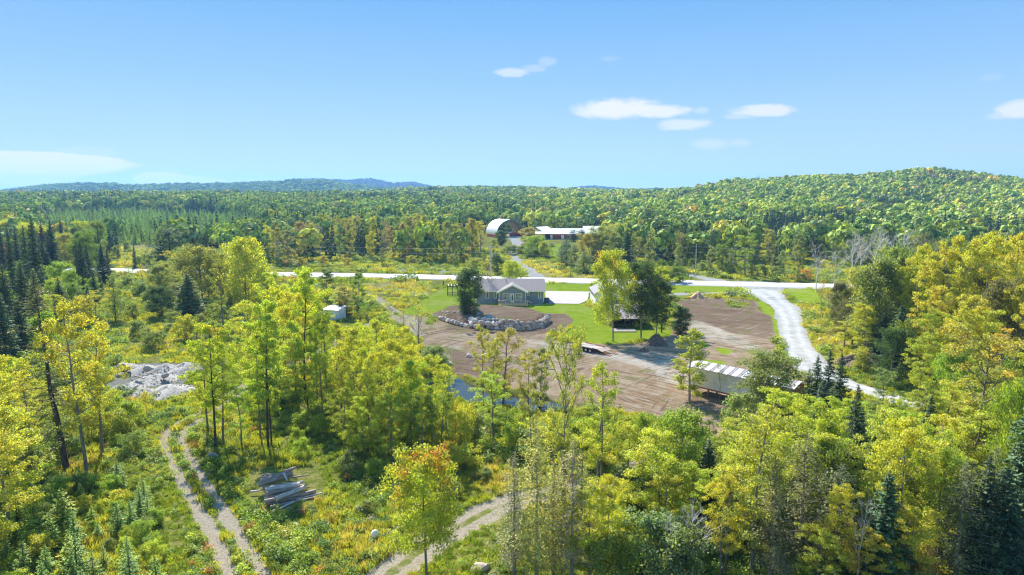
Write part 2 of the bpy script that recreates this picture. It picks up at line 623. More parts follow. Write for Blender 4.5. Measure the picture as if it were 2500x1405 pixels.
RUT_B = [P0(*p) for p in [(830, 1640), (720, 1500), (645, 1405), (590, 1320), (540, 1240), (480, 1150), (442, 1085), (452, 1050), (490, 1025), (540, 992), (595, 955), (640, 930), (720, 880)]]
RUT_C = [P0(*p) for p in [(888, 712), (910, 722), (930, 740), (950, 760), (985, 790), (1030, 820)]]
RUT_D = [P0(*p) for p in [(892, 714), (928, 728), (948, 745), (975, 764), (1010, 785)]]
RUT_E = [P0(*p) for p in [(840, 1500), (910, 1405), (985, 1345), (1080, 1285), (1170, 1240), (1260, 1208), (1380, 1190), (1490, 1172), (1540, 1140), (1600, 1090)]]
RUT_F = [P0(*p) for p in [(930, 1500), (985, 1405), (1055, 1350), (1150, 1290), (1230, 1250), (1310, 1225), (1420, 1200), (1520, 1180)]]
RUT_G = [P0(*p) for p in [(600, 950), (700, 900), (800, 850), (880, 800), (960, 775)]]
GRAVELLOT = PP((275, 895), (360, 885), (470, 888), (480, 910), (455, 955), (310, 962), (270, 945))
DRYMEADOW = [PP((880, 690), (1040, 685), (1060, 700), (1000, 740), (940, 720), (880, 712)), PP((285, 595), (380, 600), (380, 640), (290, 655)), PP((290, 800), (420, 800), (440, 850), (300, 870)),
             PP((1200, 628), (1330, 636), (1460, 668), (1450, 682), (1310, 682), (1290, 655)), PP((290, 960), (480, 960), (500, 985), (300, 990)), PP((1940, 745), (2010, 745), (2060, 850), (2100, 900), (2060, 900), (1975, 820))]
MARSH = PP((960, 650), (1110, 655), (1200, 664), (1200, 673), (1000, 668), (930, 662))

rs = random.Random(11)
nseed = [(rs.uniform(-1, 1) * f, rs.uniform(-1, 1) * f, rs.uniform(0, 6.28), 1.0 / (1 + f * 1.2)) for f in [0.15, 0.25, 0.4, 0.6, 0.9, 1.4, 2.0] for _ in range(2)]


def wob(x, y):
    s = 0
    for a, b, c, d in nseed:
        s = s + d * np.sin(a * x + b * y + c)
    return s * 0.28


def masks(x, y):
    wv = wob(x, y)
    scale = np.clip(y / 120.0, 0.4, 2.0)
    lawn = np.zeros_like(x)
    for p in LAWNS:
        lawn = np.maximum(lawn, smooth((poly_sd(x, y, p) + wv * 0.8) / (1.2 * scale) + 0.5))
    dirt = np.zeros_like(x)
    for p in DIRTS:
        dirt = np.maximum(dirt, smooth((poly_sd(x, y, p) + wv * 1.4) / (1.6 * scale) + 0.5))
    for p in LAWNS[4:7]:
        dirt = dirt * (1 - 0.9 * smooth((poly_sd(x, y, p) + wv * 1.6) / 2.0 + 0.5))
    dirt = dirt * (1 - 0.6 * smooth((poly_sd(x, y, PP((1760, 738), (1830, 740), (1840, 752), (1780, 756))) + wv * 1.6) / 3.0 + 0.5))
    dark = np.zeros_like(x)
    for p in SOIL_AND_SHADE:
        dark = np.maximum(dark, smooth((poly_sd(x, y, p) + wv * 2.2) / 3.0 + 0.5))
    pale = np.zeros_like(x)
    for p in PALE:
        pale = np.maximum(pale, smooth((poly_sd(x, y, p) + wv * 2.2) / 3.0 + 0.5))
    gravel = smooth((poly_sd(x, y, CONCRETE)) / 0.5 + 0.5) * 0
    best = np.full(np.shape(x), -9.0)
    lat = np.full(np.shape(x), 1.0)
    for i in range(len(DRIVE) - 1):
        (x0, y0), (x1, y1) = DRIVE[i], DRIVE[i + 1]
        dx, dy = x1 - x0, y1 - y0
        t_ = np.clip(((x - x0) * dx + (y - y0) * dy) / (dx * dx + dy * dy), 0, 1)
        wd = DRIVE_WID[i] * (1 - t_) + DRIVE_WID[i + 1] * t_
        dd_ = np.hypot(x - x0 - t_ * dx, y - y0 - t_ * dy)
        best = np.maximum(best, wd - dd_)
        if i > 0:
            lat = np.minimum(lat, dd_ / wd)
    for pl, wd in ((SPUR, 2.0), (FARDRIVE, 2.4), (FARDRIVE2, 2.2)):
        best = np.maximum(best, wd - seg_dist(x, y, pl))
    best = np.maximum(best, ROAD_W + 1.0 - seg_dist(x, y, ROAD))
    best = np.maximum(best, poly_sd(x, y, PP((1235, 566), (1300, 570), (1300, 590), (1250, 600))))
    gravel = smooth((best + wv * 0.7) / 1.3 + 0.5)
    gl = smooth((poly_sd(x, y, GRAVELLOT) + wv * 1.5) / 1.2 + 0.5)
    rut = np.zeros_like(x)
    for pl, wd in ((RUT_A, 0.46), (RUT_B, 0.46), (RUT_C, 0.55), (RUT_D, 0.55), (RUT_E, 0.62), (RUT_F, 0.62), (RUT_G, 1.0)):
        k = 1.0 if pl is not RUT_G else 0.8
        rut = np.maximum(rut, k * smooth((wd - seg_dist(x, y, pl) + wv * 0.22) / 0.4 + 0.5))
    mid = [((a[0] + b[0]) / 2, (a[1] + b[1]) / 2) for a, b in zip(RUT_E[1:8], RUT_F[1:8])]
    rut = np.maximum(rut, 0.46 * smooth((1.7 - seg_dist(x, y, mid) + wv * 0.3) / 0.8 + 0.5))
    dry = np.zeros_like(x)
    for p in DRYMEADOW:
        dry = np.maximum(dry, smooth((poly_sd(x, y, p) + wv * 3.0) / 5.0 + 0.5))
    marsh = smooth((poly_sd(x, y, MARSH) + wv * 2) / 3 + 0.5)
    return dict(lawn=lawn, dirt=dirt, dark=dark, pale=pale, gravel=np.maximum(gravel, 0), lot=gl, rut=rut, dry=dry, marsh=marsh, lat=lat)


def ground_material():
    m, t, out = new_mat('ground')
    geo = t.new('ShaderNodeNewGeometry')
    pos = geo.outputs['Position']
    A = t.attr('ma')
    B = t.attr('mb')
    sa = t.new('ShaderNodeSeparateColor')
    t.link(A.outputs['Color'], sa.inputs[0])
    sb = t.new('ShaderNodeSeparateColor')
    t.link(B.outputs['Color'], sb.inputs[0])
    C_ = t.attr('mc')
    sc_ = t.new('ShaderNodeSeparateColor')
    t.link(C_.outputs['Color'], sc_.inputs[0])
    lawn, dirt, dark = sa.outputs
    gravel, rut, dry = sb.outputs
    pale, lot, marsh = sc_.outputs
    n1 = t.noise(pos, 0.08, 4.0, 0.6)
    n2 = t.noise(pos, 0.6, 5.0, 0.65)
    n3 = t.noise(pos, 4.0, 4.0, 0.65)
    n4 = t.noise(pos, 14.0, 3.0, 0.7)

    def edge(mk, k=0.5, lo=0.4, hi=0.6):
        s_ = t.math('ADD', mk, t.math('MULTIPLY', t.math('SUBTRACT', n2, 0.5), k))
        s_ = t.math('ADD', s_, t.math('MULTIPLY', t.math('SUBTRACT', n3, 0.5), k * 0.7))
        return t.sstep(s_, lo, hi)
    # rough meadow / forest floor
    meadow = t.mix(t.sstep(n1, 0.38, 0.62), (0.17, 0.20, 0.035), (0.27, 0.28, 0.05))
    meadow = t.mix(t.sstep(n2, 0.40, 0.66), meadow, (0.36, 0.31, 0.10))
    meadow = t.mix(t.sstep(n3, 0.50, 0.72), meadow, (0.10, 0.13, 0.03))
    dryc = t.mix(t.sstep(n2, 0.35, 0.65), (0.44, 0.38, 0.09), (0.38, 0.29, 0.17))
    dryc = t.mix(t.sstep(n3, 0.45, 0.7), dryc, (0.46, 0.44, 0.07))
    col = t.mix(edge(dry, 0.7, 0.3, 0.7), meadow, dryc)
    col = t.mix(edge(marsh, 0.9, 0.4, 0.7), col, (0.36, 0.40, 0.24))
    lawnc = t.mix(t.sstep(n2, 0.35, 0.68), (0.24, 0.34, 0.022), (0.34, 0.40, 0.04))
    lawnc = t.mix(t.math('MULTIPLY', t.sstep(n3, 0.5, 0.75), 0.5), lawnc, (0.16, 0.26, 0.02))
    lawnc = t.mix(t.math('MULTIPLY', t.sstep(n1, 0.52, 0.7), 0.6), lawnc, (0.42, 0.40, 0.13))
    col = t.mix(edge(lawn, 0.35), col, lawnc)
    # dirt with tyre marks
    def arcs(cx, cy, kr, ka):
        q = t.vmath('SUBTRACT', pos, (cx, cy, 0))
        sq = t.new('ShaderNodeSeparateXYZ')
        t.link(q, sq.inputs[0])
        rad = t.math('SQRT', t.math('ADD', t.math('MULTIPLY', sq.outputs[0], sq.outputs[0]), t.math('MULTIPLY', sq.outputs[1], sq.outputs[1])))
        ang = t.math('ARCTAN2', sq.outputs[1], sq.outputs[0])
        cb = t.new('ShaderNodeCombineXYZ')
        t.link(t.math('MULTIPLY', rad, kr), cb.inputs[0])
        t.link(t.math('MULTIPLY', ang, ka), cb.inputs[1])
        return t.sstep(t.noise(cb.outputs[0], 1.0, 3.0, 0.65, 0.4), 0.50, 0.66)
    m1 = t.math('MULTIPLY', arcs(26.0, 88.0, 2.3, 3.0), t.sstep(t.noise(pos, 0.11, 2.0), 0.40, 0.60))
    m2 = t.math('MULTIPLY', arcs(-60.0, 10.0, 2.4, 11.0), t.sstep(t.noise(pos, 0.09, 2.0), 0.62, 0.42))
    m3 = t.math('MULTIPLY', arcs(60.0, 60.0, 2.6, 7.0), t.sstep(t.noise(pos, 0.13, 2.0), 0.5, 0.62))
    m3b = t.math('MULTIPLY', arcs(-20.0, 190.0, 2.6, 9.0), t.sstep(t.noise(pos, 0.17, 2.0), 0.48, 0.6))
    marks = t.math('MAXIMUM', t.math('MAXIMUM', m1, m2), m3)
    dirtc = t.mix(t.sstep(n1, 0.35, 0.65), (0.39, 0.26, 0.15), (0.49, 0.365, 0.24))
    dirtc = t.mix(t.sstep(n2, 0.42, 0.68), dirtc, (0.50, 0.40, 0.29))
    dirtc = t.mix(t.math('MULTIPLY', pale, t.sstep(n2, 0.3, 0.55)), dirtc, (0.60, 0.52, 0.41))
    dirtc = t.mix(t.math('MULTIPLY', t.sstep(n4, 0.45, 0.75), 0.4), dirtc, (0.20, 0.14, 0.09))
    darkc = t.mix(t.sstep(n3, 0.3, 0.7), (0.225, 0.152, 0.10), (0.335, 0.24, 0.165))
    darkc = t.mix(t.math('MULTIPLY', t.sstep(n2, 0.55, 0.75), 0.7), darkc, (0.40, 0.29, 0.20))
    dirtc = t.mix(edge(dark, 1.1, 0.25, 0.75), dirtc, darkc)
    dirtc = t.mix(t.math('MULTIPLY', marks, 0.78), dirtc, (0.15, 0.085, 0.045))
    dirtc = t.mix(t.math('MULTIPLY', t.sstep(t.noise(pos, 2.2, 4.0, 0.7), 0.60, 0.72), 0.55), dirtc, (0.12, 0.075, 0.045))
    dirtc = t.mix(t.math('MULTIPLY', m3b, 0.6), dirtc, (0.52, 0.41, 0.29))
    dirtc = t.mix(t.math('MULTIPLY', t.sstep(t.noise(pos, 0.25, 4.0), 0.56, 0.66), 0.6), dirtc, (0.19, 0.20, 0.05))
    col = t.mix(edge(dirt, 0.5), col, dirtc)
    grc = t.mix(t.sstep(n2, 0.3, 0.7), (0.52, 0.49, 0.44), (0.70, 0.67, 0.61))
    grc = t.mix(t.math('MULTIPLY', t.sstep(n4, 0.4, 0.7), 0.35), grc, (0.30, 0.28, 0.25))
    grc = t.mix(t.math('MULTIPLY', t.sstep(n1, 0.5, 0.62), 0.35), grc, (0.31, 0.285, 0.25))
    rutc = t.mix(t.sstep(n3, 0.3, 0.7), (0.42, 0.34, 0.235), (0.56, 0.475, 0.36))
    rutc = t.mix(t.math('MULTIPLY', t.sstep(n4, 0.45, 0.7), 0.5), rutc, (0.24, 0.20, 0.15))
    col = t.mix(edge(rut, 0.45), col, rutc)
    lotc = t.mix(t.sstep(n3, 0.35, 0.7), (0.25, 0.23, 0.18), (0.36, 0.34, 0.29))
    col = t.mix(edge(lot, 1.3, 0.5, 0.8), col, lotc)
    lat = C_.outputs['Alpha']
    w1 = t.math('MULTIPLY', t.math('MULTIPLY', t.sstep(lat, 0.08, 0.40), t.sstep(lat, 0.78, 0.46)), t.sstep(n3, 0.2, 0.7))
    grc = t.mix(t.math('MULTIPLY', w1, t.sstep(n2, 0.25, 0.6)), grc, (0.74, 0.72, 0.68))
    grc = t.mix(t.math('MULTIPLY', t.sstep(lat, 0.72, 1.0), 0.35), grc, (0.34, 0.31, 0.26))
    col = t.mix(edge(gravel, 0.8), col, grc)
    bs = t.new('ShaderNodeBsdfDiffuse')
    bs.inputs['Roughness'].default_value = 0.8
    t.link(col, bs.inputs[0])
    bump = t.new('ShaderNodeBump')
    bump.inputs['Strength'].default_value = 0.9
    bump.inputs['Distance'].default_value = 0.12
    hgt = t.math('ADD', t.math('MULTIPLY', n3, 1.0), t.math('MULTIPLY', n4, 0.5))
    hgt = t.math('SUBTRACT', hgt, t.math('MULTIPLY', t.math('MULTIPLY', marks, dirt), 0.8))
    t.link(hgt, bump.inputs['Height'])
    t.link(bump.outputs[0], bs.inputs['Normal'])
    t.link(bs.outputs[0], out.inputs[0])
    return m


M['ground'] = ground_material()

ys = np.concatenate([np.linspace(-80, 24, 40)[:-1], np.arange(24, 175, 0.42), 175 + 0.42 * np.cumsum(1.02 ** np.arange(0, 152)), ])
y_last = ys[-1]
ys = np.concatenate([ys, y_last * (5600 / y_last) ** (np.linspace(0, 1, 85)[1:])])
us = np.linspace(-1, 1, 640)
us = 0.92 * us
NX, NY = len(us), len(ys)
U, Y = np.meshgrid(us, ys)
X = U * (np.maximum(Y, 0) + 75)
Z = terrain(X.ravel(), Y.ravel()).reshape(X.shape)
mk = masks(X.ravel(), Y.ravel())
rut_h = mk['rut'] * -0.05
Zf = Z.ravel() + rut_h
road_sd = seg_dist(X.ravel(), Y.ravel(), ROAD)
Zf = np.where(road_sd < 9, Zf * smooth((road_sd - 5.5) / 3.5), Zf)
V = np.stack([X.ravel(), Y.ravel(), Zf], 1)
I = np.arange(NX * NY).reshape(NY, NX)
Q = np.stack([I[:-1, :-1].ravel(), I[:-1, 1:].ravel(), I[1:, 1:].ravel(), I[1:, :-1].ravel()], 1)
one = np.ones(len(V))
ma = np.stack([mk['lawn'], mk['dirt'], mk['dark'], one], 1)
mb = np.stack([mk['gravel'], mk['rut'], mk['dry'], one], 1)
mc = np.stack([mk['pale'], mk['lot'], mk['marsh'], mk['lat']], 1)
fy = Y.ravel()[Q].mean(1)
vals = {k: mk[k][Q].mean(1) for k in mk}
zone = np.zeros(len(Q), int)
zone[fy > 620] = 1
zone[vals['lawn'] > 0.5] = 2
zone[vals['dirt'] > 0.5] = 3
zone[vals['rut'] > 0.5] = 4
zone[(vals['gravel'] > 0.5)] = 5
zone[(vals['lot'] > 0.5) & (zone == 0)] = 6
ZN = ['ground', 'hills', 'lawn', 'dirt_clearing', 'path', 'gravel_driveway', 'gravel_lot']
for k, nm in enumerate(ZN):
    q = Q[zone == k]
    if not len(q):
        continue
    used, inv = np.unique(q, return_inverse=True)
    me = mesh_np(nm, V[used], inv.reshape(q.shape), M['ground'],
                 {'ma': ('POINT', 'FLOAT_COLOR', ma[used]), 'mb': ('POINT', 'FLOAT_COLOR', mb[used]), 'mc': ('POINT', 'FLOAT_COLOR', mc[used])}, True)
    tag(obj(nm, me), kind='structure')

# paved road, slightly crowned, bleached
M['asphalt'] = simple_mat('asphalt', (0.42, 0.41, 0.40), 0.75, var=0.06, scale=0.5, bump=0.1)
M['asphalt_line'] = simple_mat('asphalt_line', (0.62, 0.55, 0.30), 0.7)


def strip(name, pts, wd, z, mat, crown=0.0):
    P_ = [Vector((p[0], p[1])) for p in pts]
    dense = []
    for a, b in zip(P_[:-1], P_[1:]):
        n = max(1, int((b - a).length / 4))
        dense += [a.lerp(b, k / n) for k in range(n)]
    dense.append(P_[-1])
    v, f = [], []
    for k, p in enumerate(dense):
        d = (dense[min(k + 1, len(dense) - 1)] - dense[max(k - 1, 0)]).normalized()
        nn = Vector((-d.y, d.x))
        for j, s_ in enumerate((-1.0, -0.96, 0.0, 0.96, 1.0)):
            q = p + nn * wd * s_
            zz = z - 0.12 if abs(s_) == 1 else z + crown * (1 - abs(s_))
            v.append((q.x, q.y, zz))
    for k in range(len(dense) - 1):
        for j in range(4):
            f.append((k * 5 + j, k * 5 + j + 1, (k + 1) * 5 + j + 1, (k + 1) * 5 + j))
    me = mesh_np(name, v, np.array(f)[:, ::-1], mat)
    return tag(obj(name, me), kind='structure')


strip('road', ROAD, ROAD_W, 0.10, M['asphalt'], 0.05)

# water of the creek pool
m, t, out = new_mat('water')
bs = t.new('ShaderNodeBsdfPrincipled')
bs.inputs['Base Color'].default_value = (0.03, 0.035, 0.025, 1)
bs.inputs['Roughness'].default_value = 0.05
bs.inputs['IOR'].default_value = 1.33
bs.inputs['Specular IOR Level'].default_value = 1.0
bp = t.new('ShaderNodeBump')
bp.inputs['Strength'].default_value = 0.12
tcn = t.new('ShaderNodeTexCoord')
t.link(t.noise(tcn.outputs['Object'], 1.5, 3.0), bp.inputs['Height'])
t.link(bp.outputs[0], bs.inputs['Normal'])
t.link(bs.outputs[0], out.inputs[0])
M['water'] = m
wm = MB()
cr = [Vector(p) for p in CREEK]
L_, R_ = [], []
for k, p in enumerate(cr):
    d = (cr[min(k + 1, len(cr) - 1)] - cr[max(k - 1, 0)]).normalized()
    nn = Vector((-d.y, d.x))
    L_.append(p + nn * 3.2)
    R_.append(p - nn * 3.2)
for k in range(len(cr) - 1):
    wm.quad((R_[k].x, R_[k].y, -0.5), (R_[k + 1].x, R_[k + 1].y, -0.5), (L_[k + 1].x, L_[k + 1].y, -0.5), (L_[k].x, L_[k].y, -0.5))
tag(wm.build('water', M['water']), kind='structure')

# haze: the air between here and the hills
hz = MB().box(-6500, 6500, -300, 6400, -6.0, 150.0)
m, t, out = new_mat('haze_air')
vp = t.new('ShaderNodeVolumePrincipled')
vp.inputs['Color'].default_value = (0.26, 0.56, 1.0, 1)
vp.inputs['Density'].default_value = 0.00015
vp.inputs['Anisotropy'].default_value = 0.2
t.link(vp.outputs[0], out.inputs['Volume'])
M['haze'] = m
tag(hz.build('haze', m), kind='stuff')


# ------------------------------------------------------------------ tree meshes
def tubes_np(chains, n=4):
    """chains: list of (pts(k,3), radii(k)) -> verts, quads"""
    Vs, Fs = [], []
    off = 0
    ang = np.arange(n) * 2 * PI / n
    ca, sa_ = np.cos(ang), np.sin(ang)
    for pts, rad in chains:
        pts = np.asarray(pts, float)
        rad = np.asarray(rad, float)
        k = len(pts)
        d = np.gradient(pts, axis=0)
        d /= np.linalg.norm(d, axis=1, keepdims=True) + 1e-9
        up = np.where(np.abs(d[:, 2:3]) < 0.9, np.array([[0, 0, 1.0]]), np.array([[1.0, 0, 0]]))
        a = np.cross(d, up)
        a /= np.linalg.norm(a, axis=1, keepdims=True) + 1e-9
        b = np.cross(d, a)
        ring = pts[:, None, :] + (a[:, None, :] * ca[None, :, None] + b[:, None, :] * sa_[None, :, None]) * rad[:, None, None]
        Vs.append(ring.reshape(-1, 3))
        idx = off + np.arange(k * n).reshape(k, n)
        q = np.stack([idx[:-1], np.roll(idx[:-1], -1, 1), np.roll(idx[1:], -1, 1), idx[1:]], -1).reshape(-1, 4)
        Fs.append(q)
        off += k * n
    return np.concatenate(Vs), np.concatenate(Fs)


def leaves_np(g, cen, nor, size, aspect=0.7, flat=0.0):
    """rhombic leaves: centre, normal, size arrays"""
    n = len(cen)
    t_ = g.normal(size=(n, 3))
    t_ -= nor * np.sum(t_ * nor, 1, keepdims=True)
    t_ /= np.linalg.norm(t_, axis=1, keepdims=True) + 1e-9
    b = np.cross(nor, t_)
    L = size[:, None] * 0.5
    W_ = L * aspect
    v = np.stack([cen - t_ * L, cen + b * W_ - t_ * L * 0.1, cen + t_ * L, cen - b * W_ - t_ * L * 0.1], 1).reshape(-1, 3)
    f = np.arange(4 * n).reshape(n, 4)
    return v, f


def unit(v):
    return v / (np.linalg.norm(v, axis=-1, keepdims=True) + 1e-9)


def finish_crown(name, g, cen, nor, size, cl, H, mat, aspect=0.7, extra=None):
    v, f = leaves_np(g, cen, nor, size, aspect)
    vv = g.random(len(cen))
    hg = np.clip(cen[:, 2] / H, 0, 1)
    me = mesh_np(name, v, f, mat, {'v': ('FACE', 'FLOAT', vv), 'c': ('FACE', 'FLOAT', cl), 'hgt': ('FACE', 'FLOAT', hg)})
    return me


def env(shape, t):
    """half width of the crown at crown height fraction t (0 bottom, 1 top)"""
    t = np.clip(t, 0, 1)
    if shape == 'round':
        return np.sqrt(np.clip(1 - ((t - 0.42) / 0.60) ** 2, 0.03, 1))
    if shape == 'column':
        return np.clip(np.sin(PI * (t * 0.86 + 0.10)), 0.1, 1) ** 0.55
    if shape == 'vase':
        return np.clip(0.35 + 0.75 * t, 0, 1) * np.sqrt(np.clip(1 - ((t - 0.62) / 0.42) ** 4, 0.05, 1))
    if shape == 'cone':
        return np.clip(1 - t, 0.04, 1) ** 0.75 * np.clip(t * 6 + 0.35, 0, 1)
    if shape == 'dome':
        return np.sqrt(np.clip(1 - (t * 0.97) ** 2.2, 0.03, 1))
    return 1.0


def broadleaf(seed, H=12.0, W=6.5, bare=0.25, limbs=16, leaves=9000, leaf=0.24, shape='round', clump=0.62, trunk_r=None, stems=1, up=0.55, flat=0.5, mat='leaf', bark='bark_grey', twigs=4, droop=0.0, limb_r=0.05):
    g = np.random.default_rng(seed)
    chains = []
    clumps = []
    trunk_r = trunk_r or 0.013 * H + 0.03
    for s_ in range(stems):
        lean = g.normal(size=2) * (0.03 if stems == 1 else 0.16)
        k = 9
        zt = np.linspace(0, 1, k)
        wob_ = np.cumsum(g.normal(size=(k, 2)) * 0.012 * H, 0) * zt[:, None]
        base = g.normal(size=2) * (0 if stems == 1 else 0.12)
        pts = np.stack([base[0] + lean[0] * H * zt + wob_[:, 0], base[1] + lean[1] * H * zt + wob_[:, 1], zt * H * 0.95], 1)
        pts[0, 2] = -0.3
        chains.append((pts, trunk_r * (1 - zt * 0.88) * (1 if stems == 1 else 0.6)))
        nl = max(3, limbs // stems)
        for i in range(nl):
            t = (i + g.random() * 0.9) / nl
            h = (bare + (1 - bare) * 0.93 * t)
            ww = W / 2 * env(shape, t) * g.uniform(0.7, 1.15)
            # point on trunk
            hz_ = max(0.02, h - 0.10 * up * (1 - t * 0.5))
            p0 = np.array([np.interp(hz_ * H, pts[:, 2], pts[:, j]) for j in range(3)])
            az_ = i * 2.39996 + g.normal() * 0.35 + s_
            rise = up * ww * g.uniform(0.5, 1.2) * (0.6 + 0.8 * t)
            tip = p0 + np.array([math.cos(az_) * ww, math.sin(az_) * ww, rise])
            tip[2] = min(tip[2], H * 0.98)
            mid = (p0 + tip) / 2 + np.array([0, 0, -0.06 * ww + 0.0]) + g.normal(size=3) * 0.06 * ww
            q1 = p0 * 0.75 + mid * 0.25
            lp = np.array([p0, (p0 + mid) / 2 + g.normal(size=3) * 0.03 * ww, mid, (mid + tip) / 2 + g.normal(size=3) * 0.04 * ww, tip])
            r0 = limb_r * (0.5 + 0.7 * ww / (W / 2)) * (1 - 0.5 * t) * (H / 12)
            chains.append((lp, r0 * np.array([1, 0.75, 0.5, 0.3, 0.12])))
            for q in (0.55, 0.8, 1.0):
                c = lp[0] + (lp[-1] - lp[0]) * q
                c = np.array([np.interp(q, [0, .25, .5, .75, 1], lp[:, j]) for j in range(3)])
                clumps.append((c + g.normal(size=3) * 0.15, clump * g.uniform(0.7, 1.2)))
            for _ in range(twigs):
                q = g.uniform(0.35, 1.0)
                c0 = np.array([np.interp(q, [0, .25, .5, .75, 1], lp[:, j]) for j in range(3)])
                dd = unit(g.normal(size=3) * np.array([1, 1, 0.45]) + np.array([math.cos(az_), math.sin(az_), 0.35]) * 0.6)
                ln = g.uniform(0.25, 0.55) * max(ww, 0.9)
                c1 = c0 + dd * ln
                c1[2] = min(c1[2], H)
                chains.append((np.array([c0, (c0 + c1) / 2 + g.normal(size=3) * 0.05, c1]), r0 * np.array([0.35, 0.25, 0.1])))
                clumps.append((c1, clump * g.uniform(0.65, 1.15)))
        clumps.append((pts[-1] + np.array([0, 0, 0.1]), clump * 0.8))
        clumps.append((pts[-2], clump * 0.8))
    tv, tf = tubes_np(chains[:stems], 7)
    trunk = mesh_np('trunk', tv, tf, M[bark], None, True)
    bv, bf = tubes_np(chains[stems:], 4)
    C_ = np.array([c[0] for c in clumps])
    Rr = np.array([c[1] for c in clumps])
    wgt = Rr ** 2
    idx = g.choice(len(C_), leaves, p=wgt / wgt.sum())
    d = unit(g.normal(size=(leaves, 3)))
    rad = g.random(leaves) ** 0.45
    cen = C_[idx] + d * (Rr[idx] * rad)[:, None] * np.array([1.25, 1.25, flat])
    cen[:, 2] -= droop * np.abs(d[:, 0]) * Rr[idx]
    nor = unit(g.normal(size=(leaves, 3)) * 0.62 + d * 0.45 + np.array([0, 0, 0.75]))
    size = leaf * g.uniform(0.6, 1.35, leaves)
    ccol = g.random(len(C_))[idx]
    crown = finish_crown('crown', g, cen, nor, size, ccol, H, M[mat])
    return dict(trunk=trunk, limbs=(bv, bf), crown=crown, bark=bark, H=H, W=W, joinlimbs=True)


def join_limbs(kit):
    """limbs belong to the trunk part"""
    me = kit['trunk']
    n0 = len(me.vertices)
    v0 = np.empty(n0 * 3, np.float32)
    me.vertices.foreach_get('co', v0)
    f0 = np.array([list(p.vertices) for p in me.polygons])
    bv, bf = kit['limbs']
    nm = mesh_np('trunk', np.concatenate([v0.reshape(-1, 3), bv]), np.concatenate([f0, bf + n0]), M[kit['bark']], None, True)
    bpy.data.meshes.remove(me)
    kit['trunk'] = nm
    del kit['limbs']
    return kit


def conifer(seed, H=12.0, W=4.2, base=0.05, spacing=0.36, per=7, dens=10, needle=0.42, power=0.85, droop=0.25, upturn=0.0, gap=0.0, bark='bark_dark', aspect=0.34, width=0.5, mat='needle', irregular=0.15, thick=0.15):
    g = np.random.default_rng(seed)
    zt = np.linspace(0, 1, 8)
    wv_ = g.normal(size=(8, 2)) * 0.006 * H * zt[:, None]
    pts = np.stack([wv_[:, 0], wv_[:, 1], zt * H], 1)
    pts[0, 2] = -0.3
    trunk = [(pts, (0.012 * H + 0.03) * (1 - zt * 0.95))]
    chains = []
    cen, nor, size, cl = [], [], [], []
    z = base * H
    while z < H * 0.985:
        t = (z - base * H) / (H * (1 - base))
        L0 = W / 2 * max(0.03, (1 - t)) ** power * (1.0 if t > 0.08 else 0.8)
        n = max(3, int(per * (0.6 + 0.4 * (1 - t))))
        a0 = g.random() * 6.28
        for i in range(n):
            if g.random() < gap:
                continue
            a = a0 + 2 * PI * i / n + g.normal() * 0.2
            L = L0 * g.uniform(1 - irregular * 2, 1 + irregular)
            if L < 0.12:
                L = 0.12
            zz = z + g.normal() * spacing * 0.3
            dirv = np.array([math.cos(a), math.sin(a), 0])
            q = np.linspace(0, 1, 5)
            slope = -droop * (1 - 0.7 * t) + 0.45 * t * (1 if upturn == 0 else 0.6)
            bp_ = np.array([0, 0, zz]) + dirv * (q * L)[:, None]
            bp_[:, 2] += slope * L * q + upturn * L * q ** 2
            chains.append((bp_, 0.02 * (H / 12) * (0.6 + L / W) * np.array([1, .8, .6, .4, .15])))
            k = max(4, int(dens * L * 2))
            qq = g.uniform(0.12, 1.04, k)
            side = g.normal(size=k) * width * L * 0.42 * (1.15 - qq)
            perp = np.array([-math.sin(a), math.cos(a), 0])
            c = np.array([0, 0, zz]) + dirv * (qq * L)[:, None] + perp * side[:, None]
            c[:, 2] += slope * L * qq + upturn * L * qq ** 2 - np.abs(side) * 0.25 + g.normal(size=k) * thick * spacing
            cen.append(c)
            nn = unit(g.normal(size=(k, 3)) * 0.38 + np.array([0, 0, 1.0]) + dirv * 0.35)
            nor.append(nn)
            size.append(needle * g.uniform(0.6, 1.25, k) * (0.65 + 0.35 * min(1, L)))
            cl.append(np.full(k, g.random()))
        z += spacing * g.uniform(0.8, 1.2) * (1 - 0.35 * t)
    # leader
    k = 14
    c = np.zeros((k, 3))
    c[:, 2] = g.uniform(H * 0.94, H * 1.01, k)
    c[:, :2] = g.normal(size=(k, 2)) * 0.05
    cen.append(c); nor.append(unit(g.normal(size=(k, 3)))); size.append(np.full(k, needle * 0.6)); cl.append(np.full(k, 0.5))
    cen, nor, size, cl = np.concatenate(cen), np.concatenate(nor), np.concatenate(size), np.concatenate(cl)
    tv, tf = tubes_np(trunk, 6)
    me = mesh_np('trunk', tv, tf, M[bark], None, True)
    crown = finish_crown('crown', g, cen, nor, size, cl, H, M[mat], aspect)
    return dict(trunk=me, limbs=tubes_np(chains, 3), crown=crown, bark=bark, H=H, W=W)


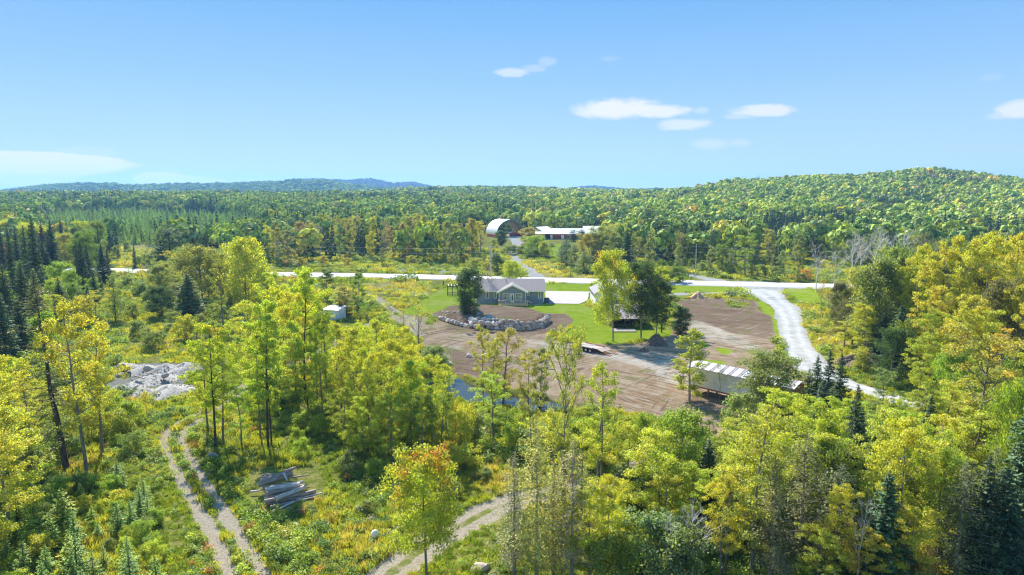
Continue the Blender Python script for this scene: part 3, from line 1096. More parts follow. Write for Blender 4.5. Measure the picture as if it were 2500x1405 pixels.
def bare_tree(seed, H=12.0, W=6.0, bare=0.3, limbs=16, bark='wood_dead', leaves=0, up=1.1, stems=1, depth=3, mat='leaf', leaf=0.22):
    g = np.random.default_rng(seed)
    trunk, chains, tips = [], [], []

    def grow(p, d, L, r, lev):
        k = 5
        pts = [p]
        dd = d.copy()
        for _ in range(k - 1):
            dd = unit(dd + g.normal(size=3) * 0.16 + np.array([0, 0, 0.06]))
            pts.append(pts[-1] + dd * L / (k - 1))
        pts = np.array(pts)
        chains.append((pts, r * np.linspace(1, 0.3, k)))
        tips.append(pts[-1])
        if lev <= 0:
            return
        for i in range(4):
            q = g.uniform(0.3, 1.0)
            c = np.array([np.interp(q, np.linspace(0, 1, k), pts[:, j]) for j in range(3)])
            nd = unit(dd + g.normal(size=3) * 0.55 + np.array([0, 0, 0.15]))
            grow(c, nd, L * g.uniform(0.4, 0.65), r * 0.5, lev - 1)
    for s_ in range(stems):
        k = 8
        zt = np.linspace(0, 1, k)
        lean = g.normal(size=2) * (0.03 if stems == 1 else 0.14)
        pts = np.stack([lean[0] * H * zt, lean[1] * H * zt, zt * H * 0.93], 1)
        pts[:, :2] += np.cumsum(g.normal(size=(k, 2)) * 0.012 * H, 0)
        pts[0, 2] = -0.3
        r0 = 0.012 * H + 0.02
        trunk.append((pts, r0 * (1 - 0.88 * zt)))
        for i in range(limbs // stems):
            t = (i + g.random()) / (limbs // stems)
            h = (bare + (0.95 - bare) * t) * H * 0.93
            p0 = np.array([np.interp(h, pts[:, 2], pts[:, j]) for j in range(3)])
            a = i * 2.4 + g.normal() * 0.4
            d = unit(np.array([math.cos(a), math.sin(a), up * g.uniform(0.5, 1.3)]))
            L = W / 2 * g.uniform(0.7, 1.2) * (1.15 - 0.6 * t) * 1.15
            grow(p0, d, L, r0 * 0.42 * (1 - 0.6 * t), depth - 1)
    tv, tf = tubes_np(trunk, 6)
    bv, bf = tubes_np(chains, 3)
    me = mesh_np('trunk', tv, tf, M[bark], None, True)
    kit = dict(trunk=me, bark=bark, H=H, W=W)
    if leaves:
        T_ = np.array(tips)
        idx = g.integers(0, len(T_), leaves)
        cen = T_[idx] + g.normal(size=(leaves, 3)) * 0.28
        nor = unit(g.normal(size=(leaves, 3)) + np.array([0, 0, 0.5]))
        kit['crown'] = finish_crown('crown', g, cen, nor, leaf * g.uniform(0.6, 1.3, leaves), g.random(len(T_))[idx], H, M[mat])
        kit['limbs'] = (bv, bf)
    else:
        kit['crown'] = mesh_np('branches', bv, bf, M[bark])
        kit['bare'] = True
    return kit


def kits(fn, n, seed0, **kw):
    out = []
    for i in range(n):
        k = fn(seed0 + i * 17, **kw)
        if 'limbs' in k:
            k = join_limbs(k)
        n_ = len(k['crown'].vertices)
        co = np.empty(n_ * 3, np.float32)
        k['crown'].vertices.foreach_get('co', co)
        co = co.reshape(-1, 3)
        k['W'] = 2 * float(np.percentile(np.hypot(co[:, 0], co[:, 1]), 96))
        k['H'] = float(np.percentile(co[:, 2], 99.7))
        out.append(k)
    return out


K = {}
K['maple'] = kits(broadleaf, 5, 100, H=12, W=6.6, bare=0.22, limbs=20, leaves=16000, leaf=0.18, shape='round', clump=0.60, twigs=5)
K['tallmaple'] = kits(broadleaf, 4, 200, H=14, W=6.0, bare=0.36, limbs=18, leaves=15000, leaf=0.19, shape='column', clump=0.58, twigs=4, bark='bark_dark')
K['airy'] = kits(broadleaf, 4, 300, H=14, W=5.4, bare=0.30, limbs=18, leaves=8500, leaf=0.18, shape='column', clump=0.50, twigs=3, bark='bark_grey', up=0.8, flat=0.8)
K['poplar'] = kits(broadleaf, 5, 400, H=14, W=4.4, bare=0.16, limbs=20, leaves=7500, leaf=0.26, shape='column', clump=0.62, twigs=4, bark='bark_pale', up=0.9, flat=0.8)
K['birch'] = kits(broadleaf, 2, 500, H=11, W=7.5, bare=0.16, limbs=24, leaves=14000, leaf=0.21, shape='round', clump=0.7, twigs=6, bark='bark_pale', up=0.7, flat=0.8, stems=2)
K['spruce'] = kits(conifer, 5, 600, H=13, W=4.4, power=0.72, dens=15, per=8, needle=0.38)
K['larch'] = kits(conifer, 3, 650, H=7, W=3.0, power=0.9, droop=-0.12, spacing=0.34, per=6, dens=7, needle=0.34, aspect=0.4)
K['pine'] = kits(conifer, 3, 700, H=15, W=9.0, base=0.12, spacing=0.95, per=6, dens=14, needle=0.50, power=0.45, droop=-0.02, upturn=0.12, irregular=0.3, width=0.75, thick=0.3)
K['hemlock'] = kits(conifer, 2, 800, H=16, W=6.0, base=0.2, spacing=0.42, per=5, dens=7, needle=0.30, power=0.55, droop=0.2, irregular=0.3, gap=0.15, width=0.55, aspect=0.3)
K['cedar'] = kits(conifer, 3, 850, H=13, W=5.0, base=0.12, spacing=0.34, per=6, dens=13, needle=0.26, power=0.6, droop=0.1, upturn=0.15, irregular=0.35, gap=0.12, width=0.6, thick=0.8, bark='bark_pale')
K['bare'] = kits(bare_tree, 4, 900, H=13, W=6)
K['barefew'] = kits(bare_tree, 3, 950, H=13, W=6, leaves=900, bark='bark_grey')
K['snag'] = kits(bare_tree, 2, 980, H=9, W=2.0, limbs=7, depth=1, bark='bark_grey')
K['shrub'] = kits(broadleaf, 5, 1000, H=3.2, W=3.8, bare=0.05, limbs=18, leaves=5200, leaf=0.19, shape='dome', clump=0.5, twigs=3, stems=3, up=0.5, flat=0.8, limb_r=0.06, trunk_r=0.05)
K['bigtree'] = kits(broadleaf, 2, 1100, H=17, W=9, bare=0.34, limbs=24, leaves=13000, leaf=0.21, shape='vase', clump=0.6, twigs=6, up=0.9, flat=0.7, limb_r=0.10)
K['roundtree'] = kits(broadleaf, 3, 1200, H=9, W=6.5, bare=0.14, limbs=26, leaves=18000, leaf=0.20, shape='round', clump=0.70, twigs=6, flat=0.8)

K['dense'] = kits(broadleaf, 3, 1300, H=9, W=5.6, bare=0.08, limbs=30, leaves=15000, leaf=0.24, shape='column', clump=0.85, twigs=5, flat=0.9)
K['lone'] = kits(broadleaf, 2, 1404, H=9, W=6.2, bare=0.26, limbs=30, leaves=20000, leaf=0.19, shape='round', clump=0.72, twigs=6, flat=0.65)

CLR = {
    'yg': (0.36, 0.41, 0.05), 'y': (0.55, 0.52, 0.06), 'g': (0.14, 0.21, 0.035), 'mg': (0.24, 0.32, 0.045), 'dg': (0.06, 0.11, 0.035),
    'sp': (0.055, 0.095, 0.045), 'sp2': (0.08, 0.13, 0.055), 'gg': (0.19, 0.25, 0.09), 'ol': (0.29, 0.30, 0.07), 'br': (0.27, 0.25, 0.14), 'or': (0.62, 0.38, 0.08),
    'lg': (0.17, 0.26, 0.05), 'gy': (0.2, 0.2, 0.14), 'rb': (0.16, 0.07, 0.05), 'dl': (0.12, 0.13, 0.05), 'pg': (0.29, 0.37, 0.10), 'bg': (0.29, 0.37, 0.04),
}
for k_ in CLR:
    if k_ not in ('y', 'or', 'rb'):
        CLR[k_] = tuple(q * f for q, f in zip(CLR[k_], (1.35, 1.28, 1.1)))
CWORD = {'yg': 'yellow-green', 'y': 'bright yellow', 'g': 'green', 'mg': 'light green', 'dg': 'dark green', 'sp': 'blackish green', 'sp2': 'deep green', 'gg': 'grey-green',
         'ol': 'olive green', 'br': 'brownish', 'or': 'orange', 'lg': 'pale green', 'gy': 'grey', 'rb': 'reddish brown', 'dl': 'dull olive', 'pg': 'soft green', 'bg': 'fresh green'}
KNAME = {'dense': 'round_tree', 'lone': 'maple_tree', 'maple': 'maple_tree', 'tallmaple': 'maple_tree', 'airy': 'ash_tree', 'poplar': 'poplar_tree', 'birch': 'birch_tree', 'spruce': 'spruce_tree', 'larch': 'larch_tree',
         'pine': 'pine_tree', 'hemlock': 'hemlock_tree', 'cedar': 'cedar_tree', 'bare': 'bare_tree', 'barefew': 'thin_tree', 'snag': 'dead_snag', 'shrub': 'shrub', 'bigtree': 'leaning_tree', 'roundtree': 'round_tree'}
KWORD = {'dense': 'dense-crowned tree', 'lone': 'small maple', 'maple': 'maple', 'tallmaple': 'long-trunked maple', 'airy': 'loose-crowned tree', 'poplar': 'slim poplar', 'birch': 'birch', 'spruce': 'pointed spruce', 'larch': 'young conifer',
         'pine': 'broad pine', 'hemlock': 'thin tall conifer', 'cedar': 'ragged cedar', 'bare': 'leafless tree', 'barefew': 'nearly leafless tree', 'snag': 'dead trunk', 'shrub': 'bush', 'bigtree': 'big forked tree', 'roundtree': 'round-crowned tree'}
KCAT = {'shrub': 'bush'}
TREES = []      # dicts collected, objects made and labelled at the end of the planting


def plant(kind, x, y, H, W=None, col='g', acc=0.0, rz=None, mat=None, label=None, group=None, lean=(0, 0), var=0.12):
    TREES.append(dict(kind=kind, x=x, y=y, H=H, W=W, col=col, acc=acc, rz=rz, mat=mat, label=label, group=group, lean=lean, var=var))


def plant_px(px, yb, yt, wpx, kind, col='g', acc=0.0, **kw):
    """a tree whose foot is at photo pixel (px, yb) and whose top is on row yt; wpx = crown width"""
    x, y, z = P(px, yb)
    el_ = math.atan((702.5 - yt) / FPX) - PITCH
    H = CAM_H + y * math.tan(el_) - z
    depth = y * math.cos(PITCH) + (CAM_H - H * 0.6) * math.sin(PITCH)
    if 560 < px < 1125 and yb > 830 and kind in ('maple', 'tallmaple', 'airy') and 'label' not in kw:
        wpx *= 0.82
    plant(kind, x, y, H, wpx / FPX * depth * (1.1 if kind == 'spruce' else 1.0), col, acc, **kw)


prng = random.Random(5)


def realise(t_):
    kl = K[t_['kind']]
    k = kl[prng.randrange(len(kl))]
    z = TZ(t_['x'], t_['y'])
    sz = t_['H'] / k['H']
    sx = (t_['W'] / k['W']) if t_['W'] else sz
    rz = t_['rz'] if t_['rz'] is not None else prng.uniform(0, 6.28)
    root = bpy.data.objects.new(KNAME[t_['kind']], None)
    root.empty_display_size = 0.5
    root.location = (t_['x'], t_['y'], z)
    root.rotation_euler = (t_['lean'][0], t_['lean'][1], rz) if t_['lean'] != (0, 0) else (0, 0, rz)
    if t_['lean'] != (0, 0):
        root.rotation_mode = 'ZXY'
    root.scale = (sx, sx, sz)
    COL.objects.link(root)
    tr = bpy.data.objects.new('trunk' if t_['kind'] != 'shrub' else 'stems', k['trunk'])
    cr_ = bpy.data.objects.new('branches' if k.get('bare') else ('crown' if t_['kind'] != 'shrub' else 'foliage'), k['crown'])
    for o in (tr, cr_):
        o.parent = root
        COL.objects.link(o)
    c = CLR[t_['col']]
    v = t_['var']
    f = prng.uniform(1 - v, 1 + v)
    cr_.color = (c[0] * f * prng.uniform(1 - v, 1 + v), c[1] * f, c[2] * f * prng.uniform(0.85, 1.2), t_['acc'])
    if t_['mat']:
        cr_.material_slots[0].link = 'OBJECT'
        cr_.material_slots[0].material = M[t_['mat']]
    tag(root, t_['label'], KCAT.get(t_['kind'], 'tree'), t_['group'])
    t_['root'] = root
    return root

# ------------------------------------------------------------------ the planting, tree by tree
L = plant_px
plant_px(1042, 1412, 1098, 190, 'lone', 'bg', 0.36, mat='leaf_red', label='lone small maple with red and orange patches beside the lower dirt track', rz=1.2)
# left foreground
plant_px(163, 1150, 688, 190, 'hemlock', 'dl', 0.0, lean=(0, -0.08), label='tall thin grey conifer with a bare leaning trunk at the left', rz=0.3)
plant_px(213, 1160, 740, 150, 'airy', 'y', 0.75, label='golden maple on a dark thin trunk just right of the tall grey conifer')
plant_px(250, 1110, 790, 120, 'airy', 'y', 0.8, label='smaller golden tree whose thin trunk stands left of the grey gravel heaps')
L(10, 1160, 860, 190, 'maple', 'y', 0.35, mat='leaf_orange')
L(25, 1300, 985, 200, 'maple', 'y', 0.5)
L(-30, 1400, 1080, 220, 'maple', 'yg', 0.4)
L(75, 1090, 905, 60, 'airy', 'y', 0.8)
L(527, 1095, 790, 120, 'tallmaple', 'yg', 0.35, mat='leaf_orange', label='long-trunked maple with an orange top beside the bend of the two-rut track')
L(545, 1078, 830, 90, 'airy', 'bg', 0.1)
L(508, 1058, 850, 80, 'airy', 'yg', 0.3)
L(655, 1100, 735, 150, 'tallmaple', 'yg', 0.25)
L(663, 1090, 800, 100, 'tallmaple', 'bg', 0.1)
L(636, 1070, 810, 90, 'airy', 'yg', 0.3)
L(745, 985, 655, 130, 'tallmaple', 'yg', 0.3)
L(722, 960, 715, 120, 'maple', 'y', 0.4)
L(775, 985, 800, 70, 'airy', 'bg')
L(798, 985, 745, 80, 'airy', 'mg')
L(700, 930, 700, 110, 'maple', 'yg', 0.4)
L(610, 935, 735, 120, 'maple', 'yg', 0.3)
L(760, 920, 690, 110, 'maple', 'y', 0.5)
L(680, 880, 665, 110, 'tallmaple', 'yg', 0.3)
L(360, 1020, 955, 28, 'maple', 'y', 0.2, label='tiny bright yellow sapling in front of the grey gravel heaps')
for (x, yb, yt, w_, kd, c, a) in [
    (870, 1055, 805, 130, 'maple', 'yg', .35), (905, 1090, 850, 120, 'maple', 'yg', .5), (835, 1040, 850, 100, 'airy', 'yg', .3), (955, 1100, 830, 150, 'maple', 'yg', .4),
    (1005, 1100, 880, 130, 'maple', 'bg', .2), (1055, 1090, 870, 130, 'maple', 'yg', .35), (925, 1020, 780, 120, 'maple', 'yg', .2), (980, 1010, 800, 110, 'maple', 'yg', .5),
    (880, 980, 790, 110, 'maple', 'yg', .3), (1090, 1060, 905, 80, 'airy', 'yg', .5), (820, 940, 790, 110, 'maple', 'yg', .2), (870, 920, 820, 90, 'maple', 'yg', .2),
    (930, 930, 770, 60, 'poplar', 'mg', .1), (790, 1040, 860, 90, 'airy', 'bg', 0), (1000, 980, 830, 100, 'maple', 'y', .5), (960, 1140, 960, 120, 'maple', 'mg', .1),
    (1030, 1140, 960, 110, 'maple', 'g', .0), (890, 1130, 970, 110, 'maple', 'bg', .2), (1080, 1130, 960, 90, 'airy', 'mg', .1), (840, 1110, 950, 100, 'maple', 'mg', .1),
    (1110, 1120, 975, 50, 'airy', 'or', .9), (590, 1090, 940, 80, 'airy', 'bg', .1),
    (1130, 1090, 985, 80, 'shrub', 'yg', .5), (1060, 930, 845, 90, 'roundtree', 'gg', 0),
]:
    L(x, yb, yt, w_, kd, c, a)
L(1024, 868, 728, 100, 'barefew', 'yg', .6, label='bare forked tree with a few yellow leaves left of the boulder wall')
L(985, 835, 745, 60, 'barefew', 'y', .6)
# slim trees round the pond
L(1180, 995, 795, 56, 'airy', 'ol', .35)
L(1228, 985, 800, 110, 'airy', 'ol', .3)
L(1208, 1025, 830, 60, 'airy', 'ol', .25)
L(1290, 1020, 850, 66, 'airy', 'ol', .4)
L(1320, 1000, 850, 50, 'poplar', 'gg', 0)
L(1205, 1080, 910, 90, 'airy', 'bg', .1)
L(1368, 1375, 800, 105, 'bigtree', 'ol', .15, label='tallest loose grey-trunked tree standing in front of the flatbed trailer', rz=2.0, lean=(0, 0.03))
L(1468, 1205, 880, 100, 'airy', 'yg', .4, label='double dark trunk with sparse yellow leaves right of the tallest grey-trunked tree')
L(1455, 1195, 950, 60, 'snag', 'gy')
for (x, yb, yt, w_, kd, c, a) in [
    (1310, 1425, 1035, 150, 'cedar', 'ol', .25), (1395, 1430, 1075, 130, 'cedar', 'br', .2), (1255, 1410, 1110, 120, 'cedar', 'br', .2), (1350, 1405, 1130, 130, 'cedar', 'ol', .2),
    (1440, 1420, 1190, 150, 'maple', 'y', .4), (1480, 1400, 1160, 90, 'maple', 'yg', .3), (1520, 1370, 1250, 110, 'shrub', 'pg', 0),
    (1420, 1270, 1040, 100, 'airy', 'yg', .5), (1350, 1250, 1010, 100, 'airy', 'yg', .4), (1300, 1180, 960, 80, 'airy', 'ol', .4), (1530, 1210, 1030, 80, 'airy', 'yg', .3),
    (1555, 1260, 1150, 120, 'shrub', 'dg', 0), (1590, 1420, 1265, 190, 'shrub', 'gg', 0), (1500, 1440, 1300, 150, 'shrub', 'g', 0), (1660, 1440, 1290, 150, 'shrub', 'gg', 0),
    (1655, 1250, 1003, 165, 'roundtree', 'mg', .05), (1600, 1190, 1040, 90, 'shrub', 'mg', 0), (1560, 1100, 1010, 70, 'shrub', 'mg', .1), (1715, 1200, 1030, 90, 'airy', 'g', 0),
    (1690, 1430, 1225, 110, 'bare', 'gy', 0), (1640, 1440, 1240, 60, 'bare', 'gy', 0), (1770, 1400, 1160, 110, 'maple', 'y', .3), (1760, 1430, 1230, 80, 'barefew', 'yg', .4),
    (1800, 1330, 1090, 150, 'airy', 'yg', .5), (1835, 1400, 1000, 170, 'airy', 'ol', .55), (1850, 1300, 1040, 140, 'maple', 'yg', .4), (1950, 1390, 1060, 150, 'cedar', 'dl', .1),
    (1880, 1420, 1120, 130, 'cedar', 'dl', .1), (2030, 1420, 1190, 100, 'maple', 'yg', .5), (1930, 1200, 955, 160, 'maple', 'yg', .25), (1985, 1260, 985, 150, 'maple', 'bg', .15),
    (2010, 1330, 1080, 120, 'roundtree', 'g', 0), (1870, 1160, 1000, 100, 'maple', 'yg', .4), (1800, 1180, 1020, 110, 'airy', 'ol', .4),
    (2200, 1400, 1030, 200, 'maple', 'yg', .5), (2140, 1330, 1000, 150, 'maple', 'pg', .2), (2260, 1330, 1040, 150, 'maple', 'yg', .4), (2290, 1380, 1080, 140, 'maple', 'mg', .2),
    (2150, 1430, 1160, 110, 'spruce', 'sp2', 0), (2110, 1440, 1290, 110, 'maple', 'y', .5), (1990, 1440, 1290, 120, 'maple', 'y', .4), (2215, 1450, 1240, 130, 'maple', 'yg', .5),
    (2330, 1440, 1130, 160, 'cedar', 'dl', 0), (2400, 1430, 1090, 130, 'cedar', 'dl', 0), (2090, 1440, 1200, 70, 'bare', 'gy', 0), (2060, 1420, 1280, 90, 'barefew', 'gy', .2),
    (2260, 1455, 1330, 60, 'cedar', 'or', .3), (2210, 1450, 1280, 20, 'snag', 'gy', 0), (1900, 1455, 1330, 90, 'barefew', 'gy', .2),
    (2075, 1230, 945, 66, 'spruce', 'sp', 0), (2090, 1200, 1000, 60, 'spruce', 'sp2', 0), (2050, 1280, 1100, 90, 'spruce', 'sp', 0), (2110, 1160, 1000, 70, 'larch', 'pg', 0),
    (1985, 1065, 875, 62, 'spruce', 'sp2', 0), (2013, 1080, 862, 58, 'spruce', 'sp', 0), (2040, 1100, 868, 66, 'spruce', 'sp', 0), (1968, 1045, 905, 46, 'spruce', 'sp', 0), (2000, 1110, 930, 76, 'spruce', 'sp', 0),
    (2150, 1060, 900, 70, 'airy', 'gg', 0), (2190, 1080, 960, 80, 'maple', 'yg', .4), (2250, 1120, 940, 90, 'airy', 'mg', 0), (2300, 1120, 930, 110, 'airy', 'yg', .4),
    (2480, 1420, 960, 150, 'spruce', 'sp2', 0), (2450, 1300, 920, 110, 'roundtree', 'mg', 0), (2430, 1440, 1150, 120, 'spruce', 'sp', 0), (2385, 1440, 1120, 90, 'spruce', 'sp', 0), (2520, 1380, 1000, 130, 'spruce', 'sp', 0),
    (2470, 1180, 880, 120, 'roundtree', 'g', .1), (2350, 1200, 1000, 100, 'airy', 'br', .5), (2490, 1260, 1080, 120, 'maple', 'mg', .1),
    (1868, 1032, 856, 150, 'lone', 'gg', 0), (1800, 1065, 960, 90, 'shrub', 'gg', 0), (1683, 978, 805, 84, 'poplar', 'bg', 0.05), (1756, 985, 880, 40, 'barefew', 'gg', 0),
    (1990, 1130, 1000, 90, 'maple', 'yg', .4), (1950, 960, 905, 40, 'airy', 'yg', .3),
]:
    L(x, yb, yt, w_, kd, c, a)
plant_px(2352, 1200, 800, 230, 'bigtree', 'ol', .45, mat='leaf_orange', lean=(0, 0.16), rz=0.5, label='big leaning grey-barked tree with sparse olive and orange leaves near the right edge')
# trees round the house and garage
L(1497, 834, 612, 104, 'lone', 'yg', .35, mat='leaf_orange', label='tall yellow-green maple with orange tips in front of the white garage')
L(1565, 826, 640, 112, 'lone', 'dg', 0, label='broad dark green tree between the garage and the straw mound')
L(1615, 812, 655, 76, 'tallmaple', 'bg', .2)
L(1602, 818, 680, 74, 'lone', 'dg', 0)
L(1660, 814, 750, 56, 'dense', 'dg', 0, label='small dark purplish round tree at the edge of the dirt beside the straw mound')
L(1146, 766, 655, 74, 'dense', 'dg', 0, label='dense dark green tree in the boulder bed left of the blue house')
L(1192, 736, 640, 46, 'barefew', 'br', .1, label='thin brown-leaved tree against the left end of the blue house')
L(1252, 690, 636, 54, 'roundtree', 'bg', 0, label='fresh green rounded tree directly behind the blue house roof')
L(799, 737, 656, 48, 'poplar', 'g', 0)
L(874, 768, 664, 36, 'poplar', 'g', 0)
L(848, 775, 700, 56, 'poplar', 'ol', .2)
L(826, 770, 710, 50, 'poplar', 'pg', .1)
L(545, 800, 618, 64, 'airy', 'ol', .3)
L(602, 748, 580, 100, 'dense', 'yg', 0.15, label='tall egg-shaped yellow-green tree left of the paved road stretch')
L(640, 735, 660, 50, 'roundtree', 'g', 0)
L(545, 735, 620, 80, 'roundtree', 'ol', .3)
L(495, 740, 600, 120, 'roundtree', 'ol', .2)
L(507, 655, 580, 20, 'spruce', 'sp', 0)
L(533, 645, 581, 14, 'spruce', 'sp', 0)
L(418, 660, 548, 100, 'pine', 'sp2', 0)
L(395, 660, 600, 50, 'pine', 'sp2', 0)
L(395, 775, 700, 70, 'roundtree', 'dg', 0)
L(462, 770, 670, 70, 'spruce', 'gg', 0)
L(440, 740, 690, 60, 'roundtree', 'gg', 0)
L(283, 785, 668, 60, 'pine', 'mg', 0, label='long bare-stemmed young pine with a tufted top left of the pale meadow')
for (x, yb, yt, w_, c) in [(14, 700, 580, 26, 'sp'), (36, 740, 568, 30, 'sp'), (48, 690, 560, 28, 'sp'), (96, 760, 535, 46, 'sp'), (72, 720, 555, 34, 'sp2'), (88, 640, 536, 22, 'sp'), (134, 690, 545, 38, 'sp'),
                          (112, 700, 590, 40, 'sp2'), (205, 720, 590, 36, 'sp'), (218, 700, 600, 30, 'sp'), (254, 700, 598, 34, 'sp'), (266, 690, 610, 26, 'sp'), (245, 650, 555, 14, 'sp'), (239, 660, 575, 14, 'sp'),
                          (25, 640, 560, 20, 'sp2'), (62, 790, 640, 44, 'sp2'), (20, 800, 650, 50, 'sp2'), (95, 810, 660, 50, 'gg'), (15, 880, 720, 60, 'sp2'), (55, 860, 730, 50, 'sp2'),
                          (330, 655, 598, 12, 'sp2'), (150, 780, 680, 40, 'sp2'), (220, 790, 700, 30, 'sp2')]:
    L(x, yb, yt, w_, 'spruce', c, 0)
L(128, 690, 590, 34, 'spruce', 'rb', 0, label='rust-coloured dying spruce among the dark spruces at far left')
L(108, 640, 540, 22, 'spruce', 'rb', 0)
for (x, yb, yt, w_, kd, c, a) in [(5, 690, 600, 50, 'roundtree', 'rb', 0), (30, 600, 535, 60, 'roundtree', 'yg', .3), (160, 650, 570, 60, 'roundtree', 'ol', .2), (190, 640, 555, 60, 'roundtree', 'dg', 0),
                                  (150, 720, 640, 70, 'roundtree', 'mg', .1), (180, 760, 690, 70, 'roundtree', 'g', 0), (140, 800, 720, 60, 'maple', 'yg', .3), (205, 800, 720, 60, 'shrub', 'y', .4), (100, 850, 760, 80, 'shrub', 'mg', 0),
                                  (5, 800, 700, 60, 'roundtree', 'mg', 0), (60, 700, 640, 60, 'roundtree', 'g', 0), (235, 780, 710, 40, 'airy', 'y', .5), (10, 790, 640, 8, 'snag', 'gy', 0), (30, 810, 690, 8, 'snag', 'gy', 0), (38, 830, 700, 8, 'snag', 'gy', 0),
                                  (5, 865, 740, 30, 'bare', 'gy', 0), (337, 692, 640, 6, 'snag', 'gy', 0), (265, 800, 720, 8, 'snag', 'gy', 0), (272, 800, 710, 8, 'snag', 'gy', 0), (300, 800, 760, 8, 'snag', 'gy', 0),
                                  (375, 855, 810, 60, 'shrub', 'gg', 0), (365, 840, 800, 40, 'shrub', 'gg', 0), (420, 810, 790, 40, 'shrub', 'gg', 0), (455, 830, 770, 60, 'shrub', 'yg', 0), (345, 720, 690, 40, 'shrub', 'gg', 0), (375, 700, 670, 36, 'shrub', 'gg', 0),
                                  (310, 620, 590, 20, 'shrub', 'gg', 0), (365, 650, 620, 30, 'shrub', 'g', 0), (340, 645, 625, 26, 'shrub', 'gg', 0), (285, 630, 600, 24, 'shrub', 'gg', 0)]:
    L(x, yb, yt, w_, kd, c, a)
# behind the road, right of the house, round the farm
for (x, yb, yt, w_, kd, c, a) in [(1223, 598, 563, 30, 'dense', 'dg', 0), (1290, 598, 556, 50, 'roundtree', 'ol', .1), (1305, 625, 575, 56, 'roundtree', 'mg', 0), (1330, 630, 590, 40, 'shrub', 'mg', 0),
                                  (1245, 622, 598, 50, 'shrub', 'gg', 0), (1278, 622, 600, 40, 'shrub', 'gg', 0), (1300, 630, 605, 50, 'shrub', 'g', 0), (1215, 668, 622, 40, 'roundtree', 'dg', 0), (1345, 640, 595, 14, 'airy', 'mg', 0),
                                  (1382, 650, 585, 50, 'pine', 'sp2', 0), (1402, 660, 600, 40, 'pine', 'sp2', 0), (1425, 668, 615, 50, 'pine', 'gg', 0), (1370, 640, 600, 26, 'pine', 'sp2', 0), (1400, 590, 562, 40, 'pine', 'sp2', 0), (1420, 585, 560, 30, 'pine', 'sp2', 0),
                                  (1206, 640, 585, 26, 'poplar', 'ol', 0), (1190, 660, 640, 30, 'shrub', 'ol', 0), (1183, 575, 555, 16, 'larch', 'mg', 0),
                                  (1470, 640, 552, 80, 'roundtree', 'gg', 0), (1500, 620, 545, 60, 'roundtree', 'ol', 0), (1440, 640, 570, 60, 'roundtree', 'ol', 0), (1530, 650, 560, 40, 'spruce', 'sp2', 0),
                                  (1580, 610, 500, 70, 'pine', 'sp2', 0), (1510, 560, 500, 66, 'pine', 'sp2', 0), (1650, 690, 650, 50, 'shrub', 'g', 0), (1625, 690, 650, 50, 'shrub', 'mg', 0),
                                  (2022, 758, 700, 50, 'barefew', 'or', .6), (2005, 770, 680, 30, 'barefew', 'or', .4), (1993, 715, 585, 56, 'bare', 'gy', 0), (2035, 730, 600, 50, 'bare', 'gy', 0), (2070, 700, 560, 70, 'bare', 'gy', 0),
                                  (2130, 690, 548, 80, 'bare', 'gy', 0), (2190, 690, 545, 80, 'bare', 'gy', 0), (2150, 700, 555, 70, 'bare', 'gy', 0), (2100, 680, 560, 60, 'bare', 'gy', 0), (2230, 690, 560, 60, 'barefew', 'ol', 0),
                                  (2090, 800, 655, 60, 'maple', 'y', .6), (2140, 870, 630, 120, 'dense', 'gg', 0), (2175, 860, 600, 120, 'roundtree', 'gg', 0), (2215, 880, 625, 90, 'maple', 'yg', .5), (2235, 880, 598, 80, 'maple', 'yg', .5),
                                  (2285, 900, 610, 120, 'maple', 'y', .8), (2330, 900, 578, 130, 'maple', 'y', .6), (2400, 900, 570, 140, 'maple', 'y', .5), (2460, 900, 572, 130, 'maple', 'y', .6), (2510, 890, 570, 110, 'maple', 'y', .7),
                                  (2080, 840, 730, 90, 'roundtree', 'dl', .1), (2050, 800, 690, 60, 'roundtree', 'dl', 0), (2060, 850, 780, 50, 'airy', 'y', .4), (2110, 880, 740, 80, 'maple', 'yg', .6), (2118, 870, 760, 50, 'spruce', 'sp2', 0), (2150, 890, 770, 70, 'spruce', 'sp', 0),
                                  (2190, 910, 750, 80, 'spruce', 'sp', 0), (2170, 940, 800, 90, 'roundtree', 'dg', 0), (2180, 850, 690, 90, 'maple', 'yg', .6), (2260, 950, 700, 110, 'maple', 'y', .5), (2290, 980, 760, 110, 'maple', 'bg', .2), (2240, 990, 820, 90, 'maple', 'bg', .2),
                                  (2340, 990, 720, 120, 'maple', 'yg', .4), (2420, 980, 680, 130, 'roundtree', 'dl', .2), (2390, 1010, 760, 110, 'maple', 'yg', .5), (2480, 1000, 700, 120, 'maple', 'y', .4), (2440, 1060, 820, 120, 'airy', 'or', .6), (2500, 1080, 860, 110, 'maple', 'yg', .4),
                                  (2320, 1060, 850, 110, 'roundtree', 'mg', .1), (2265, 975, 735, 50, 'barefew', 'ol', .2), (2370, 880, 640, 90, 'roundtree', 'dl', 0), (2230, 940, 770, 90, 'roundtree', 'g', 0), (2100, 905, 850, 50, 'shrub', 'ol', .5),
                                  (2360, 1090, 960, 90, 'airy', 'ol', .3), (2410, 1120, 900, 120, 'airy', 'ol', .4)]:
    L(x, yb, yt, w_, kd, c, a)

# ---- stands of similar trees (still tree by tree)
occupied = [(t_['x'], t_['y']) for t_ in TREES]
srng = random.Random(21)


def far_enough(x, y, dmin):
    for a, b in occupied:
        if abs(a - x) < dmin and abs(b - y) < dmin and (a - x) ** 2 + (b - y) ** 2 < dmin * dmin:
            return False
    return True


